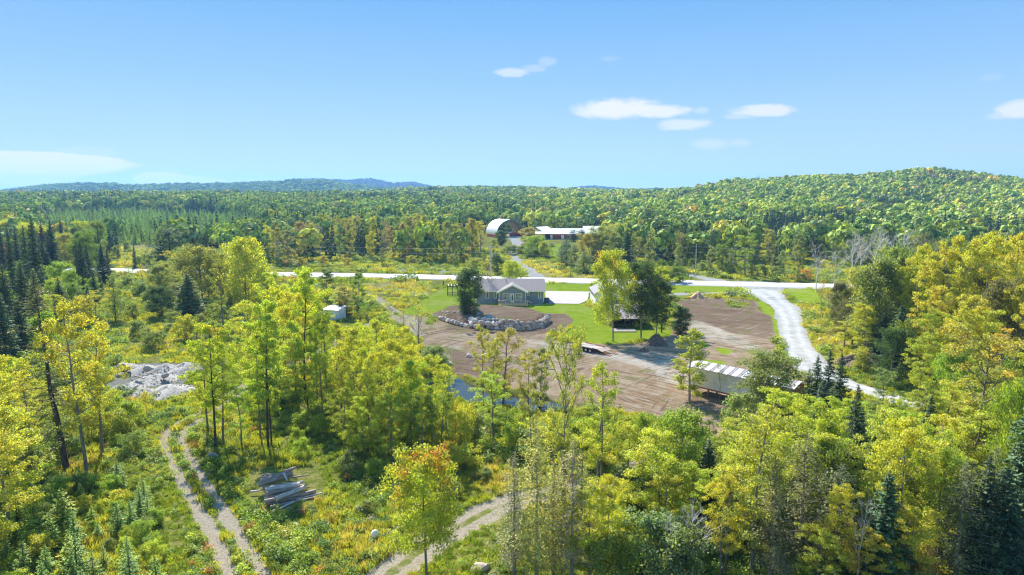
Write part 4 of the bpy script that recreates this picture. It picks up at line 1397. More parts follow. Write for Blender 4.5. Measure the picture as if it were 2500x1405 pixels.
def blocked(x, y):
    a, b = np.array([x]), np.array([y])
    if seg_dist(a, b, ROAD)[0] < 7.5:
        return True
    for pl in (RUT_A, RUT_B, RUT_C, RUT_D, RUT_E, RUT_F, FARDRIVE, FARDRIVE2, SPUR):
        if seg_dist(a, b, pl)[0] < 2.2:
            return True
    if poly_sd(a, b, PP((560, 1130), (830, 1120), (900, 1250), (820, 1300), (600, 1300)))[0] > 0:
        return True
    if seg_dist(a, b, CREEK)[0] < 3.6 or seg_dist(a, b, DRIVE)[0] < 5.5:
        return True
    return False


CAPPED = ('centrewood', 'centrefloor', 'pondside', 'rightfloor', 'trackside')
CAPX = [0, 560, 640, 1050, 1100, 1130, 1320, 1400, 1520, 1620, 1740, 1800, 1900, 1960, 2060, 2100, 2200, 2300, 2600]
CAPY = [790, 820, 780, 800, 960, 985, 1000, 985, 1010, 1015, 1050, 1010, 985, 955, 965, 990, 990, 940, 900]


def stand(name, poly_px, n, dmin, mix_, hs, group=None):
    """mix_: list of (weight, kind, colour, accent, width/height); hs=(hmin,hmax); polygon in photo pixels of the feet"""
    poly = [P0(*p) for p in poly_px]
    xs, ys_ = [p[0] for p in poly], [p[1] for p in poly]
    out = 0
    tries = 0
    tot = sum(m_[0] for m_ in mix_)
    while out < n and tries < n * 40:
        tries += 1
        x, y = srng.uniform(min(xs), max(xs)), srng.uniform(min(ys_), max(ys_))
        if poly_sd(np.array([x]), np.array([y]), poly)[0] < 0 or not far_enough(x, y, dmin) or blocked(x, y):
            continue
        r = srng.uniform(0, tot)
        for m_ in mix_:
            r -= m_[0]
            if r <= 0:
                break
        if name in CAPPED:
            ppx = to_px(x, y, 0)[0]
            yc = np.interp(ppx, CAPX, CAPY) + srng.uniform(0, 40)
            hmax = CAM_H + y * math.tan(math.atan((702.5 - yc) / FPX) - PITCH)
            if hmax < 1.0:
                continue
        else:
            hmax = 99
        H = srng.uniform(*hs) * (0.85 if m_[1] in ('shrub',) else 1)
        if m_[1] == 'shrub':
            H = min(H * .8, 3.6)
        H = min(H, hmax)
        plant(m_[1], x, y, H, H * m_[4] * srng.uniform(0.85, 1.15), m_[2], m_[3] * srng.uniform(0.3, 1.3), group=group)
        TREES[-1]['stand'] = name
        occupied.append((x, y))
        out += 1


BELT = [(4, 'poplar', 'ol', .15, .36), (3, 'poplar', 'br', .1, .36), (2, 'poplar', 'gg', 0, .36), (2, 'airy', 'ol', .2, .42), (1.2, 'bare', 'gy', 0, .35), (1.2, 'barefew', 'br', .1, .4), (1, 'poplar', 'yg', .3, .4), (0.8, 'spruce', 'sp2', 0, .3)]
stand('belt', [(655, 648), (1000, 640), (1175, 642), (1180, 616), (1100, 600), (700, 596), (650, 615)], 95, 3.6, BELT, (10, 15.5), 'grey-brown poplars in the belt beyond the paved road')
stand('beltfront', [(660, 650), (900, 648), (1180, 640), (1190, 662), (1060, 646), (780, 655)], 14, 5, [(2, 'shrub', 'ol', .2, 1.1), (1, 'poplar', 'gg', .1, .4)], (4, 7), 'low growth at the foot of the poplar belt')
BELTR = [(3, 'poplar', 'gg', 0, .4), (2, 'poplar', 'ol', .1, .4), (2, 'spruce', 'sp2', 0, .36), (2, 'pine', 'sp2', 0, .5), (2, 'roundtree', 'g', 0, .6), (1, 'airy', 'mg', .1, .45), (.7, 'barefew', 'br', .2, .4)]
stand('beltright', [(1440, 655), (1590, 668), (1800, 678), (2000, 690), (2180, 720), (2500, 740), (2560, 640), (2100, 612), (1480, 606)], 105, 4.6, BELTR, (7, 13), 'mixed trees beyond the paved road to the right')
stand('shrubright', [(1590, 660), (1720, 668), (1980, 692), (1990, 684), (1700, 650), (1600, 650)], 22, 3.4, [(2, 'shrub', 'gg', 0, 1.1), (2, 'shrub', 'g', .1, 1.1), (1, 'shrub', 'or', .3, 1.1), (1, 'larch', 'sp2', 0, .5)], (3, 5), 'roadside bushes before the right-hand tree belt')
stand('leftwood', [(-60, 700), (280, 690), (270, 640), (200, 610), (-60, 610)], 45, 4.2, [(3, 'spruce', 'sp', 0, .28), (2, 'spruce', 'sp2', 0, .3), (2, 'roundtree', 'g', .1, .6), (1, 'roundtree', 'yg', .4, .6), (1, 'poplar', 'gg', 0, .4)], (9, 15), 'dark mixed wood at the far left')
stand('leftwood2', [(-60, 860), (60, 850), (200, 780), (260, 720), (-60, 710)], 30, 3.4, [(2, 'spruce', 'sp2', 0, .34), (2, 'roundtree', 'mg', .1, .6), (2, 'shrub', 'gg', 0, 1.1), (1, 'roundtree', 'yg', .3, .7), (1, 'larch', 'gg', 0, .4)], (4, 8), 'mixed young trees left of the pale meadow')
stand('midleft', [(380, 745), (650, 735), (655, 700), (640, 685), (420, 680)], 22, 4.2, [(2, 'roundtree', 'ol', .2, .6), (1, 'spruce', 'sp2', 0, .34), (2, 'roundtree', 'gg', 0, .7), (1, 'airy', 'yg', .5, .5)], (6, 10), 'olive trees in front of the paved road')
stand('meadowbush', [(290, 690), (640, 760), (640, 860), (560, 900), (480, 850), (330, 850), (280, 760)], 40, 4.0, [(3, 'shrub', 'gg', 0, 1.1), (2, 'shrub', 'mg', .1, 1.1), (1, 'larch', 'sp2', 0, .5), (1, 'shrub', 'yg', .4, 1.1)], (2.5, 4.5), 'low bushes scattered over the pale meadow')
stand('centrewood', [(560, 1060), (800, 1120), (1100, 1130), (1130, 1000), (1050, 930), (960, 880), (820, 850), (640, 860), (600, 940)], 14, 3.8, [(4, 'maple', 'yg', .35, .6), (2, 'maple', 'bg', .2, .6), (1, 'tallmaple', 'yg', .4, .45), (1, 'airy', 'y', .4, .5)], (6, 10.5), 'yellow-green maples of the central wood')
stand('centrefloor', [(560, 1100), (720, 1130), (900, 1180), (1120, 1160), (1240, 1080), (1100, 1000), (800, 1040), (600, 1060)], 26, 2.4, [(3, 'shrub', 'mg', .1, 1.1), (2, 'shrub', 'gg', 0, 1.1), (2, 'shrub', 'yg', .5, 1.1), (1, 'shrub', 'g', 0, 1.1), (.7, 'shrub', 'or', .6, 1.1)], (2, 4), 'bushes along the foot of the central wood')
stand('pondside', [(1130, 990), (1300, 995), (1520, 1020), (1640, 1060), (1620, 1130), (1450, 1140), (1250, 1130), (1160, 1080)], 34, 2.4, [(3, 'shrub', 'yg', .3, 1.1), (3, 'shrub', 'mg', 0, 1.1), (2, 'shrub', 'gg', 0, 1.1), (2, 'airy', 'ol', .4, .5), (1, 'airy', 'bg', .1, .5)], (4, 7.5), 'thicket in front of the small pond')
stand('rightfloor', [(1700, 1150), (2040, 1120), (2120, 1010), (2240, 1050), (2560, 1120), (2560, 1430), (2100, 1460), (1600, 1460), (1540, 1330), (1650, 1200)], 90, 2.1, [(3, 'maple', 'yg', .4, .7), (2, 'maple', 'bg', .1, .7), (2, 'shrub', 'g', 0, 1.1), (2, 'shrub', 'mg', .1, 1.1), (1.5, 'cedar', 'dl', 0, .5), (1.5, 'spruce', 'sp', 0, .4), (1, 'airy', 'yg', .5, .5), (1, 'roundtree', 'g', 0, .6)], (4, 8), 'dense growth filling the lower right wood')
stand('rightwood', [(2080, 850), (2110, 930), (2300, 1010), (2600, 1060), (2700, 880), (2600, 720), (2250, 720), (2080, 780)], 52, 3.4, [(4, 'maple', 'y', .5, .62), (3, 'maple', 'yg', .4, .62), (2, 'roundtree', 'g', 0, .62), (1.5, 'roundtree', 'dl', .1, .6), (1.5, 'spruce', 'sp', 0, .36)], (8, 14), 'yellowing maples of the right-hand wood')
stand('leftfloor', [(-40, 1100), (120, 1120), (200, 1180), (330, 1180), (380, 1260), (400, 1405), (380, 1470), (-40, 1470)], 120, 1.25, [(4, 'larch', 'lg', 0, .6), (3, 'shrub', 'mg', .1, 1.1), (2, 'shrub', 'yg', .5, 1.1), (1.6, 'shrub', 'gg', 0, 1.1), (.6, 'shrub', 'or', .4, 1.1), (2, 'larch', 'mg', 0, .7)], (1.3, 2.8), 'young conifers and bushes in the lower left corner')
stand('leftmid', [(-40, 930), (180, 900), (260, 980), (330, 1000), (340, 1100), (240, 1180), (-40, 1110)], 40, 2.4, [(3, 'shrub', 'mg', .1, 1.1), (3, 'shrub', 'gg', 0, 1.1), (2, 'maple', 'yg', .5, .7), (1, 'shrub', 'yg', .3, 1.1), (1, 'larch', 'lg', 0, .6)], (3, 5), 'bushes and saplings under the tall grey conifer')
stand('trackside', [(620, 1180), (900, 1200), (940, 1100), (1200, 1150), (1240, 1180), (1160, 1220), (900, 1290)], 4, 3, [(2, 'shrub', 'gg', 0, 1.2), (1, 'shrub', 'mg', 0, 1.2)], (1.5, 2.5), 'low bushes behind the log pile')
stand('plantation', [(90, 612), (240, 626), (300, 598), (400, 606), (620, 600), (640, 575), (350, 570), (100, 575)], 90, 3.2, [(6, 'larch', 'lg', 0, .42), (1, 'spruce', 'sp2', 0, .3)], (6, 9), 'young conifers in the front rows of the pale green plantation')
stand('barnback', [(1470, 612), (1600, 608), (1600, 590), (1480, 590)], 6, 4, [(2, 'roundtree', 'ol', 0, .7), (2, 'poplar', 'gg', 0, .5), (1, 'pine', 'sp2', 0, .6)], (7, 10), 'trees in front of the long farm barn')

# ------------------------------------------------------------------ buildings and made things
M['siding'] = simple_mat('siding', (0.235, 0.255, 0.36), 0.6, var=0.06, scale=2)
M['white'] = simple_mat('white_paint', (0.80, 0.80, 0.78), 0.5, var=0.03)
M['trim'] = simple_mat('trim', (0.78, 0.77, 0.73), 0.55, var=0.04)
M['shingle'] = simple_mat('shingle', (0.23, 0.205, 0.20), 0.95, var=0.16, scale=9, bump=0.5, bscale=18)
M['shingle_grey'] = simple_mat('shingle_grey', (0.23, 0.225, 0.25), 0.9, var=0.12, scale=6)
M['concrete'] = simple_mat('concrete', (0.31, 0.285, 0.26), 0.85, var=0.08, scale=0.7, bump=0.2)
M['foundation'] = simple_mat('foundation', (0.33, 0.34, 0.35), 0.9, var=0.1)
M['pad'] = simple_mat('pad', (0.20, 0.185, 0.16), 0.9, var=.2, scale=1.5)
M['deckwood'] = simple_mat('deckwood', (0.70, 0.47, 0.31), 0.75, var=0.15, scale=4, stretch=(0.3, 3, 1))
M['postwood'] = simple_mat('postwood', (0.10, 0.075, 0.055), 0.85, var=0.2, scale=4)
M['redwall'] = simple_mat('redwall', (0.30, 0.055, 0.05), 0.7, var=0.15, scale=1.5)
M['redtrim'] = simple_mat('redtrim', (0.42, 0.10, 0.06), 0.7, var=0.15)
M['roofmetal'] = simple_mat('roofmetal', (0.78, 0.79, 0.80), 0.4, metal=0.0, var=0.05, scale=0.6, spec=0.6)
M['purpleroof'] = simple_mat('purpleroof', (0.20, 0.15, 0.17), 0.45, var=0.08, scale=1.5, spec=0.6)
M['darkmetal'] = simple_mat('darkmetal', (0.05, 0.045, 0.045), 0.5, var=0.2)
M['rubber'] = simple_mat('rubber', (0.025, 0.025, 0.027), 0.8, var=0.2)
M['rim'] = simple_mat('rim', (0.45, 0.45, 0.46), 0.4, var=0.1)
M['trailerdeck'] = simple_mat('trailerdeck', (0.34, 0.28, 0.245), 0.8, var=0.12, scale=3)
M['vanwall'] = simple_mat('vanwall', (0.74, 0.75, 0.74), 0.5, var=0.07, scale=0.8)
M['rust'] = simple_mat('rust', (0.33, 0.13, 0.06), 0.85, var=0.3, scale=2)
M['stone_a'] = simple_mat('stone_grey', (0.44, 0.39, 0.33), 0.9, scale=2.2, bump=0.6, bscale=5, col2=(0.27, 0.25, 0.23), spec=.1)
M['stone_b'] = simple_mat('stone_pale', (0.64, 0.57, 0.48), 0.9, scale=2.2, bump=0.6, bscale=5, col2=(0.50, 0.47, 0.45), spec=.1)
M['stone_c'] = simple_mat('stone_tan', (0.54, 0.43, 0.34), 0.9, scale=2.2, bump=0.6, bscale=5, col2=(0.30, 0.25, 0.21))
M['stone_d'] = simple_mat('stone_blue', (0.36, 0.335, 0.30), 0.9, scale=2.2, bump=0.6, bscale=5, col2=(0.26, 0.26, 0.28), spec=.1)
M['heap'] = simple_mat('heap_gravel', (0.40, 0.385, 0.36), 0.95, scale=5, bump=1.0, bscale=6, col2=(0.20, 0.19, 0.175), spec=.05)
M['straw'] = simple_mat('straw', (0.68, 0.46, 0.25), 0.95, scale=6, bump=1.0, bscale=8, col2=(0.38, 0.23, 0.12))
M['rootsoil'] = simple_mat('rootsoil', (0.24, 0.17, 0.12), 0.95, scale=5, bump=1.0, bscale=6, col2=(0.10, 0.07, 0.05))
M['log'] = simple_mat('log', (0.46, 0.36, 0.29), 0.85, scale=5, bump=0.5, bscale=12, stretch=(0.25, 2, 2), col2=(0.16, 0.12, 0.10))
M['logpale'] = simple_mat('logpale', (0.68, 0.61, 0.55), 0.85, scale=5, bump=0.6, bscale=12, stretch=(0.25, 2, 2), col2=(0.30, 0.26, 0.23))
M['logend'] = simple_mat('logend', (0.52, 0.43, 0.31), 0.85)
M['tealarch'] = simple_mat('tealarch', (0.05, 0.16, 0.14), 0.6)
M['fabric'] = simple_mat('arch_fabric', (0.80, 0.82, 0.80), 0.55, var=0.03)
M['inner'] = simple_mat('arch_inside', (0.38, 0.33, 0.26), 0.7, var=0.08)
M['bluebin'] = simple_mat('bluebin', (0.05, 0.10, 0.20), 0.5)
M['curtain'] = simple_mat('curtain', (0.42, 0.28, 0.14), 0.9, var=0.4, scale=1.5)
m, t, out = new_mat('glass')
bs = t.new('ShaderNodeBsdfPrincipled')
bs.inputs['Base Color'].default_value = (0.03, 0.04, 0.045, 1)
bs.inputs['Roughness'].default_value = 0.08
bs.inputs['Specular IOR Level'].default_value = 0.9
t.link(bs.outputs[0], out.inputs[0])
M['glass'] = m


def rmat_uv():
    pass


# ---- blue house: local frame x along the front, y towards the road, z up; front wall on y=0
HX, HY, HZ = P(1252, 742)
house = thing('house', 'blue-grey clapboard bungalow with a front gable and timber deck on the lawn', 'house', (HX, HY, HZ), R(0.5))
u = 1 / 10.75         # metres per photo pixel at the house


def hx(px):
    return (px - 1252) * u


x0, x1 = hx(1163), hx(1327)
WH = 3.05
Dp = 8.4
MB().box(x0 + .05, x1 - .05, 0.05, Dp, -0.3, 0.5).build('foundation', M['foundation'], house)
# walls with clapboard courses
wb = MB()
wb.prism([(0, 0.5), (Dp, 0.5), (Dp, WH), (Dp / 2, WH + 1.95), (0, WH)], 'x', x0, x1)
wall = wb.build('wall', M['siding'], house)
nb = 15


def boards(parent, xa, xb, yf, za, zb_, skip, step=0.2, slope=None):
    """each clapboard course is a board standing proud of the wall; split around openings"""
    z = za
    while z < zb_ - 0.05:
        a, b = xa, xb
        if slope:
            half = slope(z + step)
            a, b = -half, half
            if half < 0.25:
                break
        segs = [(a, b)]
        for (sx0, sx1, sz0, sz1) in skip:
            if z + step > sz0 + .02 and z < sz1 - .02:
                ns = []
                for p, q in segs:
                    if sx1 <= p or sx0 >= q:
                        ns.append((p, q))
                    else:
                        if sx0 - p > 0.05:
                            ns.append((p, sx0))
                        if q - sx1 > 0.05:
                            ns.append((sx1, q))
                segs = ns
        for p, q in segs:
            mb = MB()
            mb.prism([(yf, z + 0.004), (yf - 0.035, z), (yf - 0.012, z + step - 0.012), (yf, z + step - 0.008)], 'x', p, q)
            mb.build('board', M['siding'], parent)
        z += step


def window(parent, xa, xb, za, zb_, yf, cols=1, rows=1, curtain=False, fr=0.11):
    f = MB()
    f.box(xa - fr, xb + fr, yf - 0.07, yf - 0.001, zb_, zb_ + fr)
    f.box(xa - fr, xb + fr, yf - 0.08, yf - 0.001, za - fr, za)
    f.box(xa - fr, xa, yf - 0.07, yf - 0.001, za, zb_)
    f.box(xb, xb + fr, yf - 0.07, yf - 0.001, za, zb_)
    fo = f.build('window', M['white'], parent)
    MB().box(xa, xb, yf - 0.02, yf - 0.003, za, zb_).build('pane', M['glass'], fo)
    if cols > 1 or rows > 1:
        g = MB()
        for i in range(1, cols):
            x_ = xa + (xb - xa) * i / cols
            g.box(x_ - 0.02, x_ + 0.02, yf - 0.045, yf - 0.021, za, zb_)
        for j in range(1, rows):
            z_ = za + (zb_ - za) * j / rows
            g.box(xa, xb, yf - 0.049, yf - 0.0215, z_ - 0.02, z_ + 0.02)
        g.build('muntins', M['white'], fo)
    if curtain:
        MB().box(xa + (xb - xa) * .55, xb - 0.04, yf - 0.0208, yf - 0.0203, za + .02, za + (zb_ - za) * .6).build('curtain', M['curtain'], fo)
    return fo


wins = [(hx(1188), hx(1193.5), 1.35, 2.55), (hx(1207.5), hx(1212), 1.35, 2.6), (hx(1287.5), hx(1291.5), 1.95, 2.6), (hx(1314.5), hx(1319), 1.3, 2.65)]
ext = (hx(1219), hx(1283))
boards(wall, x0, x1, 0, 0.5, WH, [(a - .12, b + .12, c - .12, d + .12) for a, b, c, d in wins] + [(ext[0], ext[1], 0, 9)])
for a, b, c, d in wins:
    window(house, a, b, c, d, 0.0)
MB().box(x0 - 0.06, x0 + 0.12, -0.05, 0.0, 0.45, WH).build('corner_trim', M['trim'], house)
MB().box(x1 - 0.12, x1 + 0.06, -0.05, 0.0, 0.45, WH).build('corner_trim', M['trim'], house)
# main roof: two slabs with overhang
rs_ = 1.95 / (Dp / 2)
ov = 0.5
rf = MB()
rf.prism([(-ov, WH - ov * rs_ + .03), (Dp / 2, WH + 1.98), (Dp / 2, WH + 2.14), (-ov, WH - ov * rs_ + .19)], 'x', x0 - .4, x1 + .4)
rf.prism([(Dp + ov, WH - ov * rs_ + .19), (Dp / 2 + .002, WH + 2.14), (Dp / 2 + .002, WH + 1.98), (Dp + ov, WH - ov * rs_ + .03)], 'x', x0 - .4, x1 + .4)
roof = rf.build('roof', M['shingle'], house)
MB().box(x0 - .4, x1 + .4, -ov - .06, -ov - .003, WH - ov * rs_ - .05, WH - ov * rs_ + .16).build('fascia', M['trim'], house)
MB().tube([(hx(1236), Dp / 2 - 1.2, WH + 1.3), (hx(1236), Dp / 2 - 1.2, WH + 2.25)], 0.07).build('vent_pipe', M['postwood'], roof)
# front gable
gw = (ext[1] - ext[0]) / 2
gc = (ext[0] + ext[1]) / 2
gy = -1.5
gable = MB()
gh = 1.45
gable.prism([(gc - gw, 0.5), (gc + gw, 0.5), (gc + gw, WH - .1), (gc, WH - .1 + gh), (gc - gw, WH - .1)], 'y', gy, 0.0)
gab = gable.build('gable_wall', M['siding'], house)
MB().box(gc - gw + .04, gc + gw - .04, gy + .05, 0, -.3, .497).build('foundation', M['foundation'], house)
gwins = [(hx(1229), hx(1243), 1.3, 2.45), (hx(1259), hx(1273), 1.3, 2.45)]
door_px = (hx(1246.3), hx(1255))
gm = MB()
holder = gab


def gslope(z):
    if z <= WH - .1:
        return gw
    return gw * max(0, 1 - (z - WH + .1) / gh)


z = 0.5
while z < WH - .1 + gh - .15:
    half = gslope(z + .1)
    if half < .2:
        break
    segs = [(gc - half, gc + half)]
    for (sx0, sx1, sz0, sz1) in [(a - .12, b + .12, c - .12, d + .12) for a, b, c, d in gwins] + [(door_px[0] - .1, door_px[1] + .1, .4, 2.65)]:
        if z + .2 > sz0 + .02 and z < sz1 - .02:
            ns = []
            for p, q in segs:
                if sx1 <= p or sx0 >= q:
                    ns.append((p, q))
                else:
                    if sx0 - p > .05:
                        ns.append((p, sx0))
                    if q - sx1 > .05:
                        ns.append((sx1, q))
            segs = ns
    for p, q in segs:
        MB().prism([(gy, z + .004), (gy - .035, z), (gy - .012, z + .188), (gy, z + .192)], 'x', p, q).build('board', M['siding'], gab)
    z += .2
for a, b, c, d in gwins:
    window(house, a, b, c, d, gy, 4, 4, True)
dr = MB().box(door_px[0], door_px[1], gy - .06, gy - .002, .52, 2.55).build('door', M['white'], house)
MB().box(door_px[0] + .25, door_px[1] - .25, gy - .075, gy - .061, .95, 2.3).build('pane', M['glass'], dr)
MB().box(door_px[1] - .16, door_px[1] - .1, gy - .12, gy - .061, 1.45, 1.55).build('handle', M['darkmetal'], dr)
MB().box(gc - gw - .05, gc - gw + .1, gy - .05, gy - .001, .45, WH - .15).build('corner_trim', M['trim'], house)
MB().box(gc + gw - .1, gc + gw + .05, gy - .05, gy - .001, .45, WH - .15).build('corner_trim', M['trim'], house)
g2 = MB()
so = .55
sl = gh / gw
for sgn in (-1, 1):
    poly = [(gc + sgn * (gw + so), WH - .1 - so * sl + .05), (gc + sgn * .001, WH - .1 + gh + .05), (gc + sgn * .001, WH - .1 + gh + .22), (gc + sgn * (gw + so), WH - .1 - so * sl + .22)]
    g2.prism(poly if sgn < 0 else poly[::-1], 'y', gy - .55, 3.2)
g2.build('gable_roof', M['shingle'], house)
for sgn in (-1, 1):
    bb = MB()
    poly = [(gc + sgn * (gw + so), WH - .1 - so * sl - .12), (gc + sgn * .002, WH - .1 + gh - .10), (gc + sgn * .002, WH - .1 + gh + .23), (gc + sgn * (gw + so), WH - .1 - so * sl + .23)]
    bb.prism(poly if sgn < 0 else poly[::-1], 'y', gy - .63, gy - .56)
    bb.build('barge_board', M['trim'], house)
# deck
deck = thing('deck', 'new timber deck with a slatted railing in front of the blue house gable', 'deck', (HX, HY, HZ), R(0.5))
dx0, dx1, dy0, dy1, dz = gc - gw - .15, gc + gw + .35, gy - 2.6, gy - .12, .48
n = 16
for i in range(n):
    ya = dy0 + (dy1 - dy0) * i / n
    MB().box(dx0, dx1, ya + .008, ya + (dy1 - dy0) / n - .008, dz - .04, dz).build('plank', M['deckwood'], deck)
MB().box(dx0 - .04, dx1 + .04, dy0 - .05, dy0 - .002, dz - .26, dz - .0415).build('rim_joist', M['deckwood'], deck)
for px_ in (dx0 + .1, (dx0 + dx1) / 2, dx1 - .1):
    MB().box(px_ - .08, px_ + .08, dy0 + .05, dy0 + .21, -.3, dz - .05).build('post', M['deckwood'], deck)
MB().box(dx0, dx1, dy1 - .2, dy1 - .02, -.3, dz - .045).build('beam', M['postwood'], deck)


def rail(parent, a, b, z0, h=.85, sp=.16):
    a, b = Vector(a), Vector(b)
    L_ = (b - a).length
    top = MB().beam(a + Vector((0, 0, h)), b + Vector((0, 0, h)), .09, .05).build('handrail', M['deckwood'], parent)
    MB().beam(a + Vector((0, 0, .12)), b + Vector((0, 0, .12)), .05, .07).build('bottom_rail', M['deckwood'], parent)
    k = int(L_ / 1.6) + 1
    for i in range(k + 1):
        p = a.lerp(b, i / k)
        MB().beam(p, p + Vector((0, 0, h + .06)), .1).build('rail_post', M['deckwood'], parent)
    k = int(L_ / sp)
    for i in range(1, k):
        p = a.lerp(b, i / k)
        MB().beam(p + Vector((0, 0, .15)), p + Vector((0, 0, h - .02)), .03).build('baluster', M['deckwood'], parent)


rail(deck, (dx0 + .05, dy0 + .05, dz), (dx1 - .05, dy0 + .05, dz), dz)
rail(deck, (dx0 + .05, dy0 + .05, dz), (dx0 + .05, dy1 - .1, dz), dz)
MB().beam((dx1 - .05, dy0 + .05, dz + .85), (dx1 + 1.0, dy0 + 1.3, .65), .09).build('stair_rail', M['deckwood'], deck)
for i in range(3):
    MB().box(dx1 + .05 + .28 * i, dx1 + .33 + .28 * i, dy0 + .5, dy0 + 1.8, dz - .16 * (i + 1) - .04, dz - .16 * (i + 1)).build('stair_tread', M['deckwood'], deck)
# driveway slab of concrete (five joints)
cs = PP((1331, 711.5), (1440, 713.5), (1434, 735), (1413, 743.5), (1333, 742))
mb = MB()
zc = 0.10
mb.prism([(p[0], p[1]) for p in cs], 'z', -.25, zc)
tag(mb.build('driveway_slab', M['concrete']), kind='structure')
# patio slab
a = P0(1304, 744)
pm = MB().box(a[0], a[0] + 1.4, a[1] - 1.2, a[1] + .4, -.2, .12).build('paving_slab', M['concrete'])
tag(pm, 'small pale square slab on the grass right of the deck steps', 'slab')
a = P0(1523, 808)
pm = MB().box(a[0] - 2.1, a[0] + 2.1, a[1] - 1.4, a[1] + 1.4, -.2, .16).build('concrete_pad', M['pad'])
tag(pm, 'pale concrete pad in the grass in front of the purple-roofed shed', 'slab')
# bins
for i, (px_, lab) in enumerate([(1331, 'dark blue bin nearest the right corner of the house'), (1336, 'dark blue bin standing on the driveway edge, outer one of two')]):
    a = P0(px_, 741)
    b = thing('wheelie_bin', lab, 'bin', (a[0] + .1, a[1] + .3, 0.1), .2, 'bins beside the house')
    MB().prism([(-.25, 0), (.25, 0), (.31, 1.0), (-.31, 1.0)], 'y', -.3, .3).build('bin_body', M['bluebin'], b)
    MB().prism([(-.34, 1.0), (.34, 1.0), (.3, 1.1), (-.3, 1.1)], 'y', -.34, .34).build('lid', M['rubber'], b)
    MB().tube([(-.2, .32, .1), (.2, .32, .1)], .1).build('wheel', M['rubber'], b)

# ---- white garage
GX, GY, GZ = P(1453.5, 751)
gar = thing('garage', 'white-walled garage with a dark grey gable roof behind the tall maple', 'garage', (GX, GY, GZ), R(0))
GW, GD, GH = 7.8, 9.6, 3.0
MB().prism([(0, -.2), (GW, -.2), (GW, GH), (GW / 2, GH + 1.9), (0, GH)], 'y', 0, GD).build('wall', M['white'], gar)
g2 = MB()
sl = 1.9 / (GW / 2)
for sgn in (-1, 1):
    c = GW / 2
    poly = [(c + sgn * (c + .35), GH - .35 * sl + .03), (c + sgn * .001, GH + 1.93), (c + sgn * .001, GH + 2.08), (c + sgn * (c + .35), GH - .35 * sl + .18)]
    g2.prism(poly if sgn < 0 else poly[::-1], 'y', -.35, GD + .35)
g2.build('roof', M['shingle_grey'], gar)
MB().box(-.36, -.31, -.35, GD + .35, GH - .42, GH - .12).build('gutter', M['darkmetal'], gar)
gd = MB().box(1.2, 6.4, -.06, -.003, 0, 2.4)
gd = gd.build('garage_door', M['siding'], gar)
for i in range(1, 5):
    MB().box(1.2, 6.4, -.08, -.061, i * .48 - .02, i * .48 + .02).build('panel_rib', M['siding'], gd)

# ---- low shed with a purple metal roof
SX, SY, SZ = P(1497, 803)
shed = thing('open_shed', 'low open shed with a purple-brown ribbed roof under the trees', 'shed', (SX, SY, SZ), R(2))
sw, sd = 6.4, 8.5
zf, zb_ = 1.75, 3.1
MB().prism([(0, zf), (sd, zb_), (sd, zb_ + .09), (0, zf + .09)], 'x', -.2, sw + .2).build('roof', M['purpleroof'], shed)
rr_ = shed.children[0]
for i in range(17):
    xx = -.15 + (sw + .25) * i / 16
    MB().prism([(0, zf + .092), (sd, zb_ + .092), (sd, zb_ + .14), (0, zf + .14)], 'x', xx, xx + .05).build('rib', M['purpleroof'], rr_)
MB().box(0, sw, sd - .7, sd - .55, -.2, zb_ - .15).build('back_wall', M['postwood'], shed)
MB().box(0, .1, .4, sd - .71, -.2, zf).build('side_wall', M['postwood'], shed)
MB().box(sw - .1, sw, .4, sd - .71, -.2, zf).build('side_wall', M['postwood'], shed)
for i in range(4):
    xx = .1 + (sw - .2) * i / 3
    MB().box(xx - .07, xx + .07, .2, .34, -.3, zf + .02).build('post', M['postwood'], shed)
MB().box(.3, sw - .3, .22, .3, .55, .68).build('rail', M['postwood'], shed)

# ---- small white tin shed at the left
AX, AY, AZ = P(809, 783)
ws = thing('tin_shed', 'small white ribbed tin shed half hidden by slim poplars', 'shed', (AX, AY, AZ), R(-18))
MB().box(-1.6, 1.6, 0, 2.8, -.2, 2.1).build('wall', M['vanwall'], ws)
for i in range(12):
    xx = -1.55 + 3.1 * i / 11
    MB().box(xx - .03, xx + .03, -.04, -.002, 0, 2.05).build('wall_rib', M['vanwall'], ws)
MB().prism([(-.3, 2.08), (3.1, 2.45), (3.1, 2.53), (-.3, 2.16)], 'x', -1.85, 1.85).build('roof', M['roofmetal'], ws)
MB().box(.3, 1.2, -.07, -.045, 0, 1.9).build('door', M['vanwall'], ws)

# ---- timber frame on the lawn
FX, FY, FZ = P(1093, 722)
fr = thing('timber_frame', 'dark open timber frame on the lawn left of the dense green tree', 'frame', (FX, FY, FZ), R(4))
for xx in (0, 1.1, 2.4):
    for yy in (0, 2.2):
        MB().box(xx - .08, xx + .08, yy - .08, yy + .08, -.3, 2.3).build('post', M['postwood'], fr)
for zz in (.35, 1.85, 2.25):
    for yy in (0, 2.2):
        MB().box(-.2, 2.6, yy - .13, yy - .082, zz - .07, zz + .07).build('rail', M['postwood'], fr)
for xx in (0.15, .9, 1.6, 2.3):
    MB().box(xx - .05, xx + .05, -.4, 2.6, 2.33, 2.43).build('cross_beam', M['trim'], fr)

